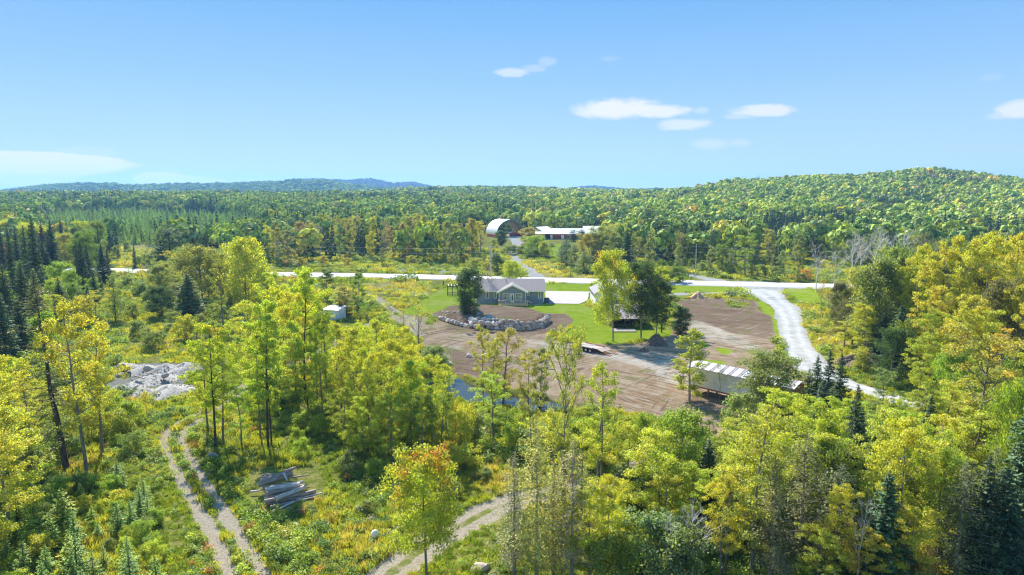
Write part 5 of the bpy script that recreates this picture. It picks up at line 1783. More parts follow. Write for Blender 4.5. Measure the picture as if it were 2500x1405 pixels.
# ---- white box trailer with a pitched metal roof
T0 = Vector(P0(1688, 940, 1.1))
T1 = Vector(P0(1932, 999, 1.1))
dv = (T1 - T0)
TL = dv.length
tz = TZ(T0.x, T0.y)
bt = thing('box_trailer', 'long white box trailer on stands under a ribbed metal roof beside the dirt yard', 'trailer', (T0.x, T0.y, 0), math.atan2(dv.y, dv.x))
TW = 2.7
body = MB().box(0, TL, 0, TW, 1.12, 3.42).build('box_body', M['vanwall'], bt)
for i in range(13):
    xx = TL * i / 12
    MB().box(xx - .03, xx + .03, -.03, -.002, 1.2, 3.35).build('wall_rib', M['vanwall'], body)
MB().box(0, TL, -.05, -.002, 1.0, 1.13).build('bottom_rail', M['rust'], bt)
MB().box(0, TL, -.04, -.002, 3.33, 3.43).build('top_rail', M['rust'], bt)
MB().box(TL + .003, TL + .06, .02, TW - .02, 1.1, 3.4).build('end_door', M['rust'], bt)
MB().box(.0, TL, .4, TW - .4, .82, 1.1).build('chassis', M['darkmetal'], bt)
for xx in (2.2, 5.2):
    for yy in (.35, TW - .35):
        MB().beam((xx, yy, -.1), (xx, yy, 1.0), .16).build('stand_leg', M['rust'], bt)
for xx in (TL - 2.8, TL - 1.5):
    for yy in (.15, TW - .45):
        wh = MB().tube([(xx, yy, .48), (xx, yy + .3, .48)], .48, 16).build('wheel', M['rubber'], bt)
        MB().tube([(xx, yy - .01, .48), (xx, yy + .31, .48)], .22, 10).build('rim', M['rim'], wh)
MB().box(5.6, 7.0, -.06, .2, .5, .95).build('side_box', M['darkmetal'], bt)
re = MB()
for sgn in (-1, 1):
    c = TW / 2
    poly = [(c + sgn * (c + .45), 3.47), (c + sgn * .001, 4.0), (c + sgn * .001, 4.06), (c + sgn * (c + .45), 3.53)]
    re.prism(poly if sgn > 0 else poly[::-1], 'x', -.4, TL + .4)
troof = re.build('roof', M['roofmetal'], bt)
k = int(TL / .28)
for i in range(k + 1):
    xx = -.35 + (TL + .7) * i / k
    dark = (i // 2) % 2 == 1
    rb = MB()
    wdt = .20 if dark else .05
    poly = [(-.45, 3.532), (TW / 2, 4.063), (TW / 2, 4.10), (-.45, 3.57)]
    rb.prism(poly, 'x', xx, xx + wdt)
    rb.build('rib', M['purpleroof'] if dark else M['roofmetal'], troof)
MB().prism([(0, 3.43), (TW, 3.43), (TW / 2, 3.93)], 'x', TL - .02, TL + .06).build('gable_end', M['rust'], bt)

# ---- flatbed trailer
A_ = Vector(P0(1397, 852, .0))
B_ = Vector(P0(1468, 867, .0))
dv = B_ - A_
FL = dv.length
ft = thing('flatbed_trailer', 'low flatbed trailer with rusty ramps parked on the dirt', 'trailer', (A_.x, A_.y, TZ(A_.x, A_.y)), math.atan2(dv.y, dv.x))
fw = 2.3
for i in range(7):
    ya = fw * i / 7
    MB().box(.1, FL - .9, ya + .01, ya + fw / 7 - .01, .74, .79).build('deck_plank', M['trailerdeck'], ft)
MB().box(0, FL - .8, -.06, 0.0, .55, .80).build('side_rail', M['darkmetal'], ft)
MB().box(0, FL - .8, fw, fw + .06, .55, .80).build('side_rail', M['darkmetal'], ft)
for i in range(9):
    xx = .2 + i * (FL - 1.3) / 8
    MB().box(xx, xx + .08, 0.002, fw - .002, .6, .735).build('cross_member', M['rust'], ft)
MB().prism([(FL - .9, .74), (FL + .1, .45), (FL + .1, .5), (FL - .9, .79)], 'y', 0, fw).build('beavertail', M['trailerdeck'], ft)
for yy in (.1, fw - .6):
    rp = MB()
    rp.beam((FL + .1, yy, .48), (FL + 1.6, yy, .04), .06)
    rp.beam((FL + .1, yy + .5, .48), (FL + 1.6, yy + .5, .04), .06)
    for j in range(6):
        q = (j + .5) / 6
        rp.beam((FL + .1 + 1.5 * q, yy, .48 - .44 * q), (FL + .1 + 1.5 * q, yy + .5, .48 - .44 * q), .05)
    rp.build('ramp', M['rust'], ft)
for xx in (2.2, 3.05, 3.9):
    for yy in (-.35, fw + .08):
        wh = MB().tube([(xx, yy, .36), (xx, yy + .26, .36)], .37, 16).build('wheel', M['rubber'], ft)
        MB().tube([(xx, yy - .01, .36), (xx, yy + .27, .36)], .19, 10).build('rim', M['rim'], wh)
for yy in (-.38, fw + .07):
    MB().prism([(1.75, .55), (1.95, .80), (4.2, .80), (4.4, .55), (4.3, .55), (4.15, .75), (2.0, .75), (1.85, .55)], 'y', yy, yy + .32).build('fender', M['darkmetal'], ft)
MB().beam((0, .4, .6), (-1.5, fw / 2, .55), .1).build('tongue', M['darkmetal'], ft)
MB().beam((0, fw - .4, .6), (-1.5, fw / 2, .55), .1).build('tongue', M['darkmetal'], ft)
MB().beam((.3, -.1, .85), (3.6, fw * .9, .85), .07).build('pole', M['trim'], ft)
MB().beam((1.0, fw - .2, .9), (5.2, fw - .5, .9), .12).build('steel_beam', M['rust'], ft)

# ---- farm: arched shelter and long red barn
QX, QY, QZ = P(1240, 579)
qs = thing('arched_shelter', 'open white fabric arch shelter on low red walls at the distant farm', 'shelter', (QX + 1.5, QY, QZ), R(30))
qr, ql, qb = 8.8, 13.0, 1.5


def archprofile(k, r=1.0, sq=1.0):
    return [(-math.cos(PI * i / k) * qr * r, qb + math.sin(PI * i / k) * qr * .92 * r) for i in range(k + 1)]


pr = archprofile(24)
pi_ = archprofile(24, .985)
am = MB()
for i in range(24):
    am.quad((pr[i][0], 0, pr[i][1]), (pr[i + 1][0], 0, pr[i + 1][1]), (pr[i + 1][0], ql, pr[i + 1][1]), (pr[i][0], ql, pr[i][1]))
am.build('fabric_cover', M['fabric'], qs, smooth_=True)
am = MB()
for i in range(24):
    am.quad((pi_[i][0], 0.1, pi_[i][1]), (pi_[i][0], ql - .1, pi_[i][1]), (pi_[i + 1][0], ql - .1, pi_[i + 1][1]), (pi_[i + 1][0], .1, pi_[i + 1][1]))
am.build('lining', M['inner'], qs, smooth_=True)
for j in range(9):
    am = MB()
    yy = .1 + (ql - .2) * j / 8
    am.tube([(p[0] * .97, yy, (p[1] - qb) * .97 + qb) for p in pr], .11 if j else .3, 6)
    am.build('arch_rib', M['tealarch'] if j in (0, 8) else M['postwood'], qs)
for sx in (-1, 1):
    for j in range(5):
        MB().box(sx * qr - .25, sx * qr + .25, ql * j / 5 + .02, ql * (j + 1) / 5 - .02, -.3, qb).build('wall_block', M['redtrim'], qs)
for j in range(5):
    MB().box(qr - 6.5 + j * 1.2, qr - 5.4 + j * 1.2, ql * .35, ql * .35 + 1, -.2, 1.6 + (j % 2) * .5).build('stacked_crate', M['redwall'], qs)

NX_, NY_, NZ_ = P(1349, 585)
bn = thing('barn', 'long red barn with a bright metal roof at the distant farm', 'barn', (NX_, NY_, NZ_), R(-3))
s5 = 1 / 4.7
bl, bw, bh = 28.0, 9.0, 3.1
br_ = MB()
br_.prism([(0, -.3), (bw, -.3), (bw, bh), (bw / 2, bh + 2.4), (0, bh)], 'x', 0, bl)
bwall = br_.build('wall', M['redwall'], bn)
for i in range(40):
    xx = bl * i / 40
    MB().box(xx, xx + .06, -.04, -.002, 0, bh).build('batten', M['redwall'], bwall)
sl = 2.4 / (bw / 2)
rfm = MB()
rfm.prism([(-.6, bh - .6 * sl + .03), (bw / 2, bh + 2.43), (bw / 2, bh + 2.53), (-.6, bh - .6 * sl + .13)], 'x', -.5, bl + .5)
rfm.prism([(bw + .6, bh - .6 * sl + .13), (bw / 2 + .001, bh + 2.53), (bw / 2 + .001, bh + 2.43), (bw + .6, bh - .6 * sl + .03)], 'x', -.5, bl + .5)
rfm.build('roof', M['roofmetal'], bn)
for xx in (4.5, 13.0, 22.0):
    dd_ = MB().box(xx, xx + 1.6, -.1, -.045, 0, 2.3).build('door', M['white'], bn)
MB().box(-1.2, -.05, -.1, 0, 0, 2.4).build('door', M['white'], bn)
bn2 = thing('barn', 'taller second barn wing with a metal roof at the right end of the farm', 'barn', (NX_ + bl * .62, NY_ + 7, NZ_), R(-3))
MB().prism([(0, -.3), (10, -.3), (10, 4.2), (5, 6.3), (0, 4.2)], 'x', 0, 26).build('wall', M['redwall'], bn2)
MB().prism([(-.6, 4.0), (5, 6.33), (10.6, 4.0), (10.6, 4.1), (5, 6.45), (-.6, 4.1)], 'x', -.5, 26.5).build('roof', M['roofmetal'], bn2)
bn3 = thing('lean_to', 'open-fronted lean-to with a white metal roof at the left end of the red barn', 'shed', (NX_ - 8.2, NY_ + 1, NZ_), R(-3))
MB().prism([(-1.5, 2.9), (7, 4.3), (7, 4.4), (-1.5, 3.0)], 'x', -1, 8.0).build('roof', M['roofmetal'], bn3)
MB().box(-.6, 7.9, 6.2, 6.5, -.3, 4.0).build('back_wall', M['redwall'], bn3)
MB().box(-.8, -.6, -1, 6.5, -.3, 2.9).build('side_wall', M['redtrim'], bn3)
MB().box(-.6, 4.0, -.9, -.7, 1.9, 2.9).build('front_panel', M['deckwood'], bn3)
for xx in (-.6, 1.8, 4.2, 7.4):
    MB().box(xx - .1, xx + .1, -1.1, -.92, -.3, 2.9).build('post', M['trim'], bn3)
for i in range(4):
    MB().box(.2 + i * 1.6, 1.4 + i * 1.6, 1.5, 3, -.1, 1.2).build('feed_bin', M['bluebin'], bn3)
bn4 = thing('gabled_barn', 'small grey gabled barn with a pale metal roof left of the red barn', 'barn', (NX_ - 11.5, NY_ + 10, NZ_), R(-38))
MB().prism([(0, -.3), (8, -.3), (8, 4.0), (4, 6.0), (0, 4.0)], 'y', 0, 10).build('wall', M['postwood'], bn4)
for i in range(13):
    zt_ = 4.0 + 2.0 * (1 - abs(i / 12 * 8 - 4) / 4) - .1
    MB().box(i / 12 * 7.8, i / 12 * 7.8 + .25, -.06, -.002, 0, zt_).build('board', M['stone_a'], bn4)
MB().prism([(-.6, 3.75), (4, 6.03), (8.6, 3.75), (8.6, 3.87), (4, 6.18), (-.6, 3.87)], 'y', -.5, 10.5).build('roof', M['roofmetal'], bn4)
q = P(1342, 603)
hp = None


# ---- heaps
def heap(name, label, cat, x, y, rx, ry, h, mat, seed, nst=0, rz=0.0):
    g = np.random.default_rng(seed)
    n, k = 36, 12
    v = [(0, 0, h)]
    ph = g.uniform(0, 6.28, 6)
    am_ = g.uniform(0.02, 0.08, 6)
    for i in range(1, k + 1):
        r = i / k
        for j in range(n):
            a = 2 * PI * j / n
            w_ = 1 + sum(am_[q_] * math.sin((q_ + 2) * a + ph[q_] + r * 2) for q_ in range(6))
            z_ = h * (1 - smooth(r)) * (1 + .16 * math.sin(2 * a + ph[1] + 3 * r)) + g.normal() * h * .035 - .25 * r ** 3
            v.append((rx * r * w_ * math.cos(a), ry * r * w_ * math.sin(a), float(z_)))
    f = [(0, 1 + j, 1 + (j + 1) % n) for j in range(n)]
    q4 = []
    for i in range(k - 1):
        for j in range(n):
            a = 1 + i * n + j
            b = 1 + i * n + (j + 1) % n
            q4.append((a, a + n, b + n, b))
    me = mesh_np(name, v, [np.array(f), np.array(q4)], M[mat], None, True)
    o = obj(name, me, None, (x, y, TZ(x, y)), (0, 0, rz))
    tag(o, label, cat)
    if nst:
        vs, fs = [], []
        for _ in range(nst):
            r = g.random() ** .6 * 1.05
            a = g.uniform(0, 6.28)
            px_, py_ = rx * r * math.cos(a), ry * r * math.sin(a)
            zz = max(-.02, h * (1 - float(smooth(np.array(r)))) * .95)
            s_ = g.uniform(.03, .10)
            b = len(vs)
            M_ = g.normal(size=(8, 3)) * .25
            for q_ in range(8):
                c = [(-1, 1)[(q_ >> d) & 1] * (.8 + M_[q_][d]) for d in range(3)]
                vs.append((px_ + c[0] * s_, py_ + c[1] * s_, zz + c[2] * s_ * .7))
            fs += [(b, b + 2, b + 3, b + 1), (b + 4, b + 5, b + 7, b + 6), (b, b + 1, b + 5, b + 4), (b + 2, b + 6, b + 7, b + 3), (b, b + 4, b + 6, b + 2), (b + 1, b + 3, b + 7, b + 5)]
        me = mesh_np('loose_stones', vs, np.array(fs), M['stone_a'])
        so_ = obj('loose_stones', me, o)
        so_['kind'] = 'stuff'
    return o


for (px_, py_, wp, hp_, lab, sd_) in [
    (305, 955, 46, 1.0, 'grey gravel heap at the left end of the group, below the big boulder', 1),
    (415, 962, 62, 1.25, 'largest grey gravel heap, nearest the track', 2),
    (355, 968, 44, 1.1, 'low grey gravel heap in the front middle of the group', 3),
    (345, 908, 40, 1.0, 'brownish gravel heap at the back left of the group', 4),
    (398, 908, 38, 1.2, 'round grey gravel heap in the middle of the back row', 5),
    (455, 905, 46, 1.3, 'pointed grey gravel heap at the right end of the back row', 6),
    (375, 930, 50, .9, 'flat gravel heap between the front and back rows', 7),
    (308, 900, 34, .8, 'low weedy stone heap at the far left of the back row', 8)]:
    x, y, z = P(px_, py_)
    dpt = math.hypot(x, y, 25)
    heap('gravel_heap', lab, 'heap', x, y, wp * 1.2 / FPX * dpt, wp / FPX * dpt * 1.35, hp_ * .8, 'heap', sd_, 260)
x, y, z = P(1703, 728)
heap('straw_mound', 'mound of orange-brown straw by the thin gravel spur', 'mound', x, y, 2.6, 2.2, 1.4, 'straw', 21, 40)
x, y, z = P(1602, 842)
heap('brush_mound', 'brown mound of roots and brush under the broad dark tree', 'mound', x, y, 2.2, 2.0, 1.6, 'rootsoil', 22, 60)
x, y, z = P(1572, 858)
heap('soil_clod', 'small dark clump of roots lying on the dirt left of the brush mound', 'mound', x, y, 1.1, .9, .6, 'rootsoil', 23, 20)
x, y, z = P(1344, 603)
heap('brush_mound', 'reddish brush heap on the grass in front of the red barn', 'mound', x, y, 2.8, 2.0, 1.5, 'rootsoil', 24, 30)
x, y, z = P(2110, 895)
heap('brush_bank', 'bank of brown cut brush at the wood edge beside the curving gravel drive', 'bank', x, y, 5.5, 2.2, 1.8, 'rootsoil', 25, 200, rz=-.5)


# ---- boulders
def rock_mesh(seed, n=2):
    g = np.random.default_rng(seed)
    import bmesh
    bm = bmesh.new()
    bmesh.ops.create_icosphere(bm, subdivisions=n, radius=1.0)
    pl = [(unit(g.normal(size=3)), g.uniform(.55, .9)) for _ in range(9)]
    for v in bm.verts:
        c = np.array(v.co)
        for n_, d in pl:
            s_ = float(c @ n_) - d
            if s_ > 0:
                c = c - n_ * s_ * .9
        c *= 1 + g.normal() * .015
        v.co = c
    me = bpy.data.meshes.new('boulder')
    bm.to_mesh(me)
    bm.free()
    return me


ROCKS = []
for i in range(8):
    for mt in ('stone_a', 'stone_b', 'stone_c', 'stone_d'):
        me = rock_mesh(300 + i)
        me.materials.append(M[mt])
        ROCKS.append(me)
RW = ['stone_a', 'stone_b', 'stone_c', 'stone_d']
rr = random.Random(77)


def boulder(x, y, z, sx, sy, sz, parent=None, name='boulder', tone=None):
    k = rr.randrange(8) * 4 + (tone if tone is not None else rr.choice([0, 0, 1, 1, 2, 3, 3]))
    o = bpy.data.objects.new(name, ROCKS[k])
    COL.objects.link(o)
    o.location = (x, y, z)
    o.rotation_euler = (rr.uniform(-.3, .3), rr.uniform(-.3, .3), rr.uniform(0, 6.28) if abs(sx - sy) < .1 else rr.uniform(-.3, .3))
    o.scale = (sx, sy, sz)
    if parent:
        o.parent = parent
    return o


def along(pts, step):
    out = []
    for a, b in zip(pts[:-1], pts[1:]):
        a, b = Vector(a), Vector(b)
        n = max(1, round((b - a).length / step))
        out += [a.lerp(b, i / n) for i in range(n)]
    return out


rw = thing('boulder_wall', 'curved retaining wall of grey boulders round the raised soil bed', 'wall', (0, 0, 0))
left_part = [P0(*p) for p in [(1056, 776), (1070, 779), (1084, 784), (1105, 791), (1128, 797), (1150, 800)]]
for k, p in enumerate(along(left_part, .95)):
    s_ = rr.uniform(.38, .62) * (0.7 + .3 * min(1, k / 4))
    boulder(p.x, p.y - .2, .25 * s_ + .25, s_ * 1.05, s_ * .9, s_ * .85, rw)
front = [P0(*p) for p in [(1150, 800), (1180, 801), (1215, 804), (1250, 807), (1290, 806), (1320, 801), (1336, 791), (1339, 779)]]
for lv in range(4):
    end = [1, 1, .93, .45][lv]
    pts = along(front, [1.0, .95, .9, 1.0][lv])
    for k, p in enumerate(pts[:int(len(pts) * end)]):
        s_ = rr.uniform(.42, .62)
        boulder(p.x + rr.uniform(-.15, .15), p.y - .45 + .30 * lv + rr.uniform(-.08, .08), .22 + lv * .47, s_ * rr.uniform(1, 1.35), s_ * .8, s_ * .72, rw)
upper = [P0(*p, .9) for p in [(1082, 766), (1095, 768), (1110, 769), (1128, 769), (1145, 771)]]
for k, p in enumerate(along(upper, .9)):
    s_ = .28 + .05 * k
    boulder(p.x, p.y, 1.15 + .2 * s_, s_ * 1.2, s_ * .9, s_, rw)
for (px_, py_, s_, tone) in [(1158, 782, .9, 1), (1170, 776, .8, 0), (1168, 768, .7, 3), (1183, 778, .9, 3), (1196, 774, 1.15, 1), (1206, 778, .8, 0), (1150, 788, .7, 1), (1175, 786, .8, 0), (1192, 788, .9, 3), (1162, 794, .8, 3),
                             (1205, 788, .7, 1), (1170, 762, .65, 3), (1166, 756, .6, 1), (1177, 766, .6, 0), (1222, 786, .6, 0), (1142, 794, .7, 3), (1136, 792, .6, 1)]:
    a = P0(px_, py_, 1.6)
    s_ *= .78
    boulder(a[0], a[1], 1.45 + .25 * (790 - py_) / 30, s_, s_ * .85, s_ * .75, rw, tone=tone)
# pale standing stones by the tree
x, y, z = P(1163, 757)
st = thing('standing_stones', 'upright stack of pale blue-white stones beside the dark green tree', 'stones', (x, y, z))
for i, (s_, h_) in enumerate([(.75, .35), (.6, .95), (.42, 1.5), (.3, 2.0)]):
    boulder(.1 * math.sin(i * 2), .1 * math.cos(i), h_, s_ * .8, s_ * .7, s_ * .7, st, tone=1 if i != 1 else 3)
for (px_, py_, s_, lab, tn) in [
    (1146, 872, .5, 'white boulder on the dirt bank left of the slim olive tree', 1), (1184, 871, .5, 'pale boulder on the dirt bank just right of the slim olive tree', 1),
    (303, 916, 1.0, 'large smooth grey boulder on top of the left gravel heap', 0), (363, 917, .65, 'small rounded grey boulder on the flat middle heap', 0),
    (404, 933, .5, 'small dark boulder sitting on the largest gravel heap', 3), (391, 957, .6, 'pale flat stone at the foot of the largest gravel heap', 1), (468, 958, .6, 'white stone beside the track at the right end of the gravel heaps', 1),
    (1093, 890, .6, 'pale stone lying above the pond bank', 1), (1170, 1392, .6, 'weathered grey-brown block at the bottom edge by the ragged cedars', 2),
    (518, 1118, .5, 'dark stump-like stone under the long-trunked maple', 3), (2003, 834, .55, 'white stone in the rough grass right of the gravel drive', 1), (1966, 770, .35, 'small pale stone on the grass right of the drive bend', 1),
    (725, 1287, .3, 'tiny white stone in the meadow beside the left track', 1), (700, 1305, .35, 'flat pale stone in the meadow near the left track', 1), (300, 948, .45, 'stone at the left foot of the front gravel heap', 0)]:
    x, y, z = P(px_, py_)
    zz = z
    for (hx_, hy_, hz_) in []:
        pass
    o = boulder(x, y, z + s_ * .3 + (.75 if py_ in (916, 917, 933) else 0), s_ * 1.15, s_ * .9, s_ * .75, None, tone=tn)
    tag(o, lab, 'boulder')
x, y, z = P(911, 1312)
sk = MB()
for i in range(10):
    a0, a1 = PI * i / 9, 0
pts = [(0, 0, .05), (.05, 0, .25), (.02, .02, .5), (0, 0, .72), (.02, 0, .8)]
sb_ = MB().tube(pts, [.12, .3, .26, .12, .05], 10).build('white_bag', M['white'], smooth_=True, loc=(x, y, z), rot=(.5, .2, .4))
tag(sb_, 'slumped white bag in the tall grass left of the red-tipped maple', 'bag')


# ---- logs
def log_obj(pa, pb, r, z0, z1, lab, pale=False, name='log'):
    a, b = P0(*pa, z0), P0(*pb, z1)
    a, b = Vector((a[0], a[1], z0)), Vector((b[0], b[1], z1))
    d = b - a
    L_ = d.length
    g = rr
    k = 7
    mb = MB()
    pts = [(L_ * i / (k - 1), g.uniform(-.03, .03), g.uniform(-.03, .03)) for i in range(k)]
    mb.tube(pts, [r * (1.08 - .25 * i / (k - 1)) * g.uniform(.95, 1.05) for i in range(k)], 10, cap=False)
    o = mb.build(name, M['logpale'] if pale else M['log'], smooth_=True)
    e = MB()
    e.tube([(-.004, pts[0][1], pts[0][2]), (.01, pts[0][1], pts[0][2])], r * 1.05, 10)
    e.tube([(L_ - .01, pts[-1][1], pts[-1][2]), (L_ + .004, pts[-1][1], pts[-1][2])], r * .82, 10)
    e.build('cut_end', M['logend'], o)
    o.location = a
    o.rotation_euler = d.to_track_quat('X', 'Z').to_euler()
    tag(o, lab, 'log', 'logs of the weathered log pile')
    return o


LG = [((663, 1251), (742, 1215), 0.101, 0.12, 0.12, 'long pale thin log lying alone in the grass below the log pile', True),
      ((742, 1214), (786, 1204), 0.078, 0.16, 0.24, 'thin broken pale log end lying right of the lowest log', True),
      ((646, 1226), (771, 1199), 0.187, 0.40, 0.40, 'brownish full-length log at the near front of the log pile', False),
      ((650, 1232), (768, 1208), 0.125, 0.16, 0.16, 'thin dark log below the brownish front log', False),
      ((660, 1238), (772, 1214), 0.109, 0.12, 0.12, 'lowest thin log half buried in grass under the front log', False),
      ((674, 1219), (742, 1190), 0.203, 0.60, 0.76, 'pale blue-grey split log slanting across the pile', True),
      ((645, 1216), (700, 1206), 0.156, 0.32, 0.32, 'short grey log poking out at the left under the split log', True),
      ((643, 1210), (740, 1196), 0.156, 0.48, 0.48, 'grey log just behind the slanting split log', False),
      ((651, 1206), (745, 1186), 0.187, 0.68, 0.68, 'dark rounded log in the middle of the pile', False),
      ((648, 1197), (732, 1183), 0.195, 0.88, 0.88, 'thick grey log with a pale right end in the middle of the pile', True),
      ((660, 1192), (740, 1177), 0.156, 0.76, 0.76, 'pale log with the highest right end of the middle layer', True),
      ((612, 1200), (652, 1196), 0.078, 0.32, 0.40, 'thin broken stick sticking out at the left of the pile', True),
      ((641, 1193), (705, 1180), 0.125, 0.64, 0.64, 'brown bark-covered log behind the middle layer', False),
      ((630, 1186), (712, 1159), 0.187, 0.80, 0.88, 'dark-ended thick log at the left front of the top layer', False),
      ((636, 1175), (714, 1156), 0.172, 0.96, 1.00, 'brown log lying across the top layer', False),
      ((640, 1168), (702, 1154), 0.156, 1.04, 1.04, 'grey log at the back left of the top layer', False),
      ((640, 1163), (690, 1157), 0.140, 0.88, 0.88, 'short dark log at the far left back of the pile', False),
      ((694, 1154), (722, 1141), 0.156, 1.04, 1.20, 'short thick log end raised at the very back of the pile', False),
      ((708, 1166), (752, 1161), 0.078, 0.80, 0.80, 'thin dark pole sticking out at the right of the top layer', False),
      ((692, 1156), (702, 1174), 0.094, 1.28, 0.96, 'short pale stick laid crosswise over the top layer', True),
      ((655, 1202), (748, 1184), 0.156, 0.40, 0.40, 'log buried under the dark rounded log', False)]
for l_ in LG:
    log_obj(*l_)
log_obj((314, 962), (335, 942), .22, .25, .9, 'pale log leaning on the front gravel heaps', True)
log_obj((328, 918), (352, 925), .10, 1.0, .9, 'thin dark pole lying on the flat gravel heap', False)

# ---- utility poles and wires
M['pole'] = simple_mat('pole_wood', (0.42, 0.38, 0.34), 0.85, var=.15)
POLES = []


def upole(px, yb, yt, lab, arm=True, trans=False):
    x, y, z = P(px, yb)
    el_ = math.atan((702.5 - yt) / FPX) - PITCH
    H = CAM_H + y * math.tan(el_) - z
    r = thing('utility_pole', lab, 'pole', (x, y, z))
    MB().tube([(0, 0, -.4), (0, 0, H)], [.17, .11], 8).build('pole', M['pole'], r)
    if arm:
        MB().box(-1.1, 1.1, -.06, .06, H - .75, H - .6).build('crossarm', M['pole'], r)
        for q_ in (-1, 0, 1):
            MB().tube([(q_, 0, H - .6), (q_, 0, H - .4)], .05, 6).build('insulator', M['rim'], r)
    if trans:
        MB().tube([(.42, 0, H - 3.6), (.42, 0, H - 2.6)], .28, 10).build('transformer', M['rim'], r)
    POLES.append((x, y, z + H))
    return r


upole(-60, 648, 585, 'utility pole beyond the left edge of the picture')
upole(682, 648, 588, 'thin grey utility pole at the left end of the poplar belt')
upole(1198, 678, 598, 'utility pole with a transformer behind the left end of the blue house', trans=True)
upole(1697, 686, 597, 'utility pole beside the farm track mouth at the right', arm=False)
upole(2300, 700, 600, 'utility pole hidden in the trees at the far right')
for i in range(len(POLES) - 1):
    a, b = Vector(POLES[i]), Vector(POLES[i + 1])
    for off, nm in ((-.6, 'upper'), (-2.2, 'lower')):
        pts = []
        for k in range(17):
            q_ = k / 16
            p = a.lerp(b, q_)
            pts.append((p.x, p.y, p.z + off - 2.4 * 4 * q_ * (1 - q_) * .5))
        o = MB().tube(pts, .018, 4).build('overhead_wire', M['rim'])
        tag(o, '%s overhead wire strung on the %s span of poles along the road' % (nm, ['leftmost', 'second', 'third', 'rightmost'][i]), 'wire')
for (px_, py_, h_, w_, mat, nm, lab, cat) in [
    (1902, 712, 1.1, .08, 'white', 'marker_post', 'short white marker post at the drive mouth by the paved road', 'post'), (1392, 676, 1.2, .28, 'darkmetal', 'mailbox', 'small dark mailbox post at the far side of the paved road', 'mailbox'),
    (1681, 680, 1.3, .35, 'postwood', 'mailbox', 'brown mailbox post left of the right-hand utility pole', 'mailbox'), (1061, 663, 1.2, .1, 'postwood', 'marker_post', 'thin dark stake in the pale roadside marsh', 'post'),
    (933, 661, 1.0, .1, 'postwood', 'marker_post', 'thin dark stake at the left end of the roadside marsh', 'post'), (1083, 698, 1.3, .3, 'darkmetal', 'marker_post', 'dark stump-like post at the lawn corner left of the timber frame', 'post')]:
    x, y, z = P(px_, py_)
    r = thing(nm, lab, cat, (x, y, z))
    MB().box(-w_ / 4 - .02, w_ / 4 + .02, -.05, .05, -.2, h_ * .8).build('stake', M[mat], r)
    MB().box(-w_ / 2, w_ / 2, -.12, .12, h_ * .8, h_).build('cap' if nm != 'mailbox' else 'box', M[mat], r)

# ------------------------------------------------------------------ plant the listed trees
for t_ in TREES:
    realise(t_)

LANDMARKS = [('the blue house', 1257, 715), ('the white garage', 1480, 725), ('the boulder wall', 1200, 790), ('the flatbed trailer', 1435, 850), ('the white box trailer', 1800, 930), ('the gravel drive bend', 1930, 800),
             ('the grey gravel heaps', 380, 925), ('the log pile', 700, 1190), ('the small pond', 1140, 950), ('the two-rut track bend', 420, 1060), ('the lower dirt track', 1140, 1260), ('the red-tipped maple', 1040, 1180),
             ('the straw mound', 1705, 722), ('the arched shelter', 1240, 560), ('the long red barn', 1400, 568), ('the far road end', 340, 660), ('the road junction', 1850, 700), ('the pole behind the house', 1198, 640),
             ('the right-hand utility pole', 1697, 640), ('the tin shed', 810, 765), ('the timber frame', 1105, 710), ('the bare forked tree', 1025, 800), ('the tallest grey-trunked tree', 1380, 1000), ('the lower right corner', 2500, 1405),
             ('the lower left corner', 0, 1405), ('the tall grey conifer', 140, 900), ('the big leaning tree', 2380, 1000), ('the brown brush bank', 2110, 890), ('the egg-shaped yellow-green tree', 602, 660), ('the left edge', 0, 700),
             ('the right edge', 2500, 800), ('the bottom edge', 1400, 1405), ('the bare-stemmed young pine', 283, 700), ('the broad pine', 418, 600), ('the drive\'s lower end', 2140, 960), ('the bottom edge', 1800, 1405)]
ORD = ['leftmost', 'second', 'third', 'fourth', 'fifth', 'sixth', 'seventh', 'eighth', 'ninth', 'tenth', 'eleventh', 'twelfth', 'thirteenth', 'fourteenth', 'fifteenth', 'sixteenth', 'seventeenth', 'eighteenth', 'nineteenth', 'twentieth']
ORD += [a + '-' + b for a in ('twenty', 'thirty', 'forty') for b in ORD[:0] + ['first', 'second', 'third', 'fourth', 'fifth', 'sixth', 'seventh', 'eighth', 'ninth']]
auto = {}
for t_ in TREES:
    o = t_['root']
    if not t_['group']:
        o['group'] = KWORD[t_['kind']].replace(' tree', '') + ' trees about the property' if t_['kind'] != 'shrub' else 'bushes about the property'
    if t_['label']:
        continue
    x, y, z = o.location
    px_, py_ = to_px(x, y, z + t_['H'] * .5)
    if t_.get('stand') in ('plantation',):
        lab = '%s %s among the %s' % (CWORD[t_['col']], KWORD[t_['kind']], t_['group'])
        t_['root']['label'] = ' '.join(lab.split()[:16])
        t_['root']['group'] = '%s kind, %s' % (lab.split(' among ')[0], t_['group'])
        continue
    best = min(LANDMARKS, key=lambda l_: math.hypot(l_[1] - px_, (l_[2] - py_) * 1.6))
    dx, dy = px_ - best[1], py_ - best[2]
    if abs(dx) > abs(dy) * .8:
        rel = 'right of' if dx > 0 else 'left of'
    else:
        rel = 'in front of' if dy > 0 else 'behind'
    if 'edge' in best[0] or 'corner' in best[0]:
        rel = 'near'
    hw = 'tall ' if t_['H'] > 12 else 'small ' if t_['H'] < 5 else ''
    lab = '%s%s %s %s %s' % (hw, CWORD[t_['col']], KWORD[t_['kind']], rel, best[0])
    if t_['acc'] > .45:
        lab = lab.replace(KWORD[t_['kind']], KWORD[t_['kind']] + ' turning gold', 1)
    auto.setdefault(lab, []).append((px_, t_))
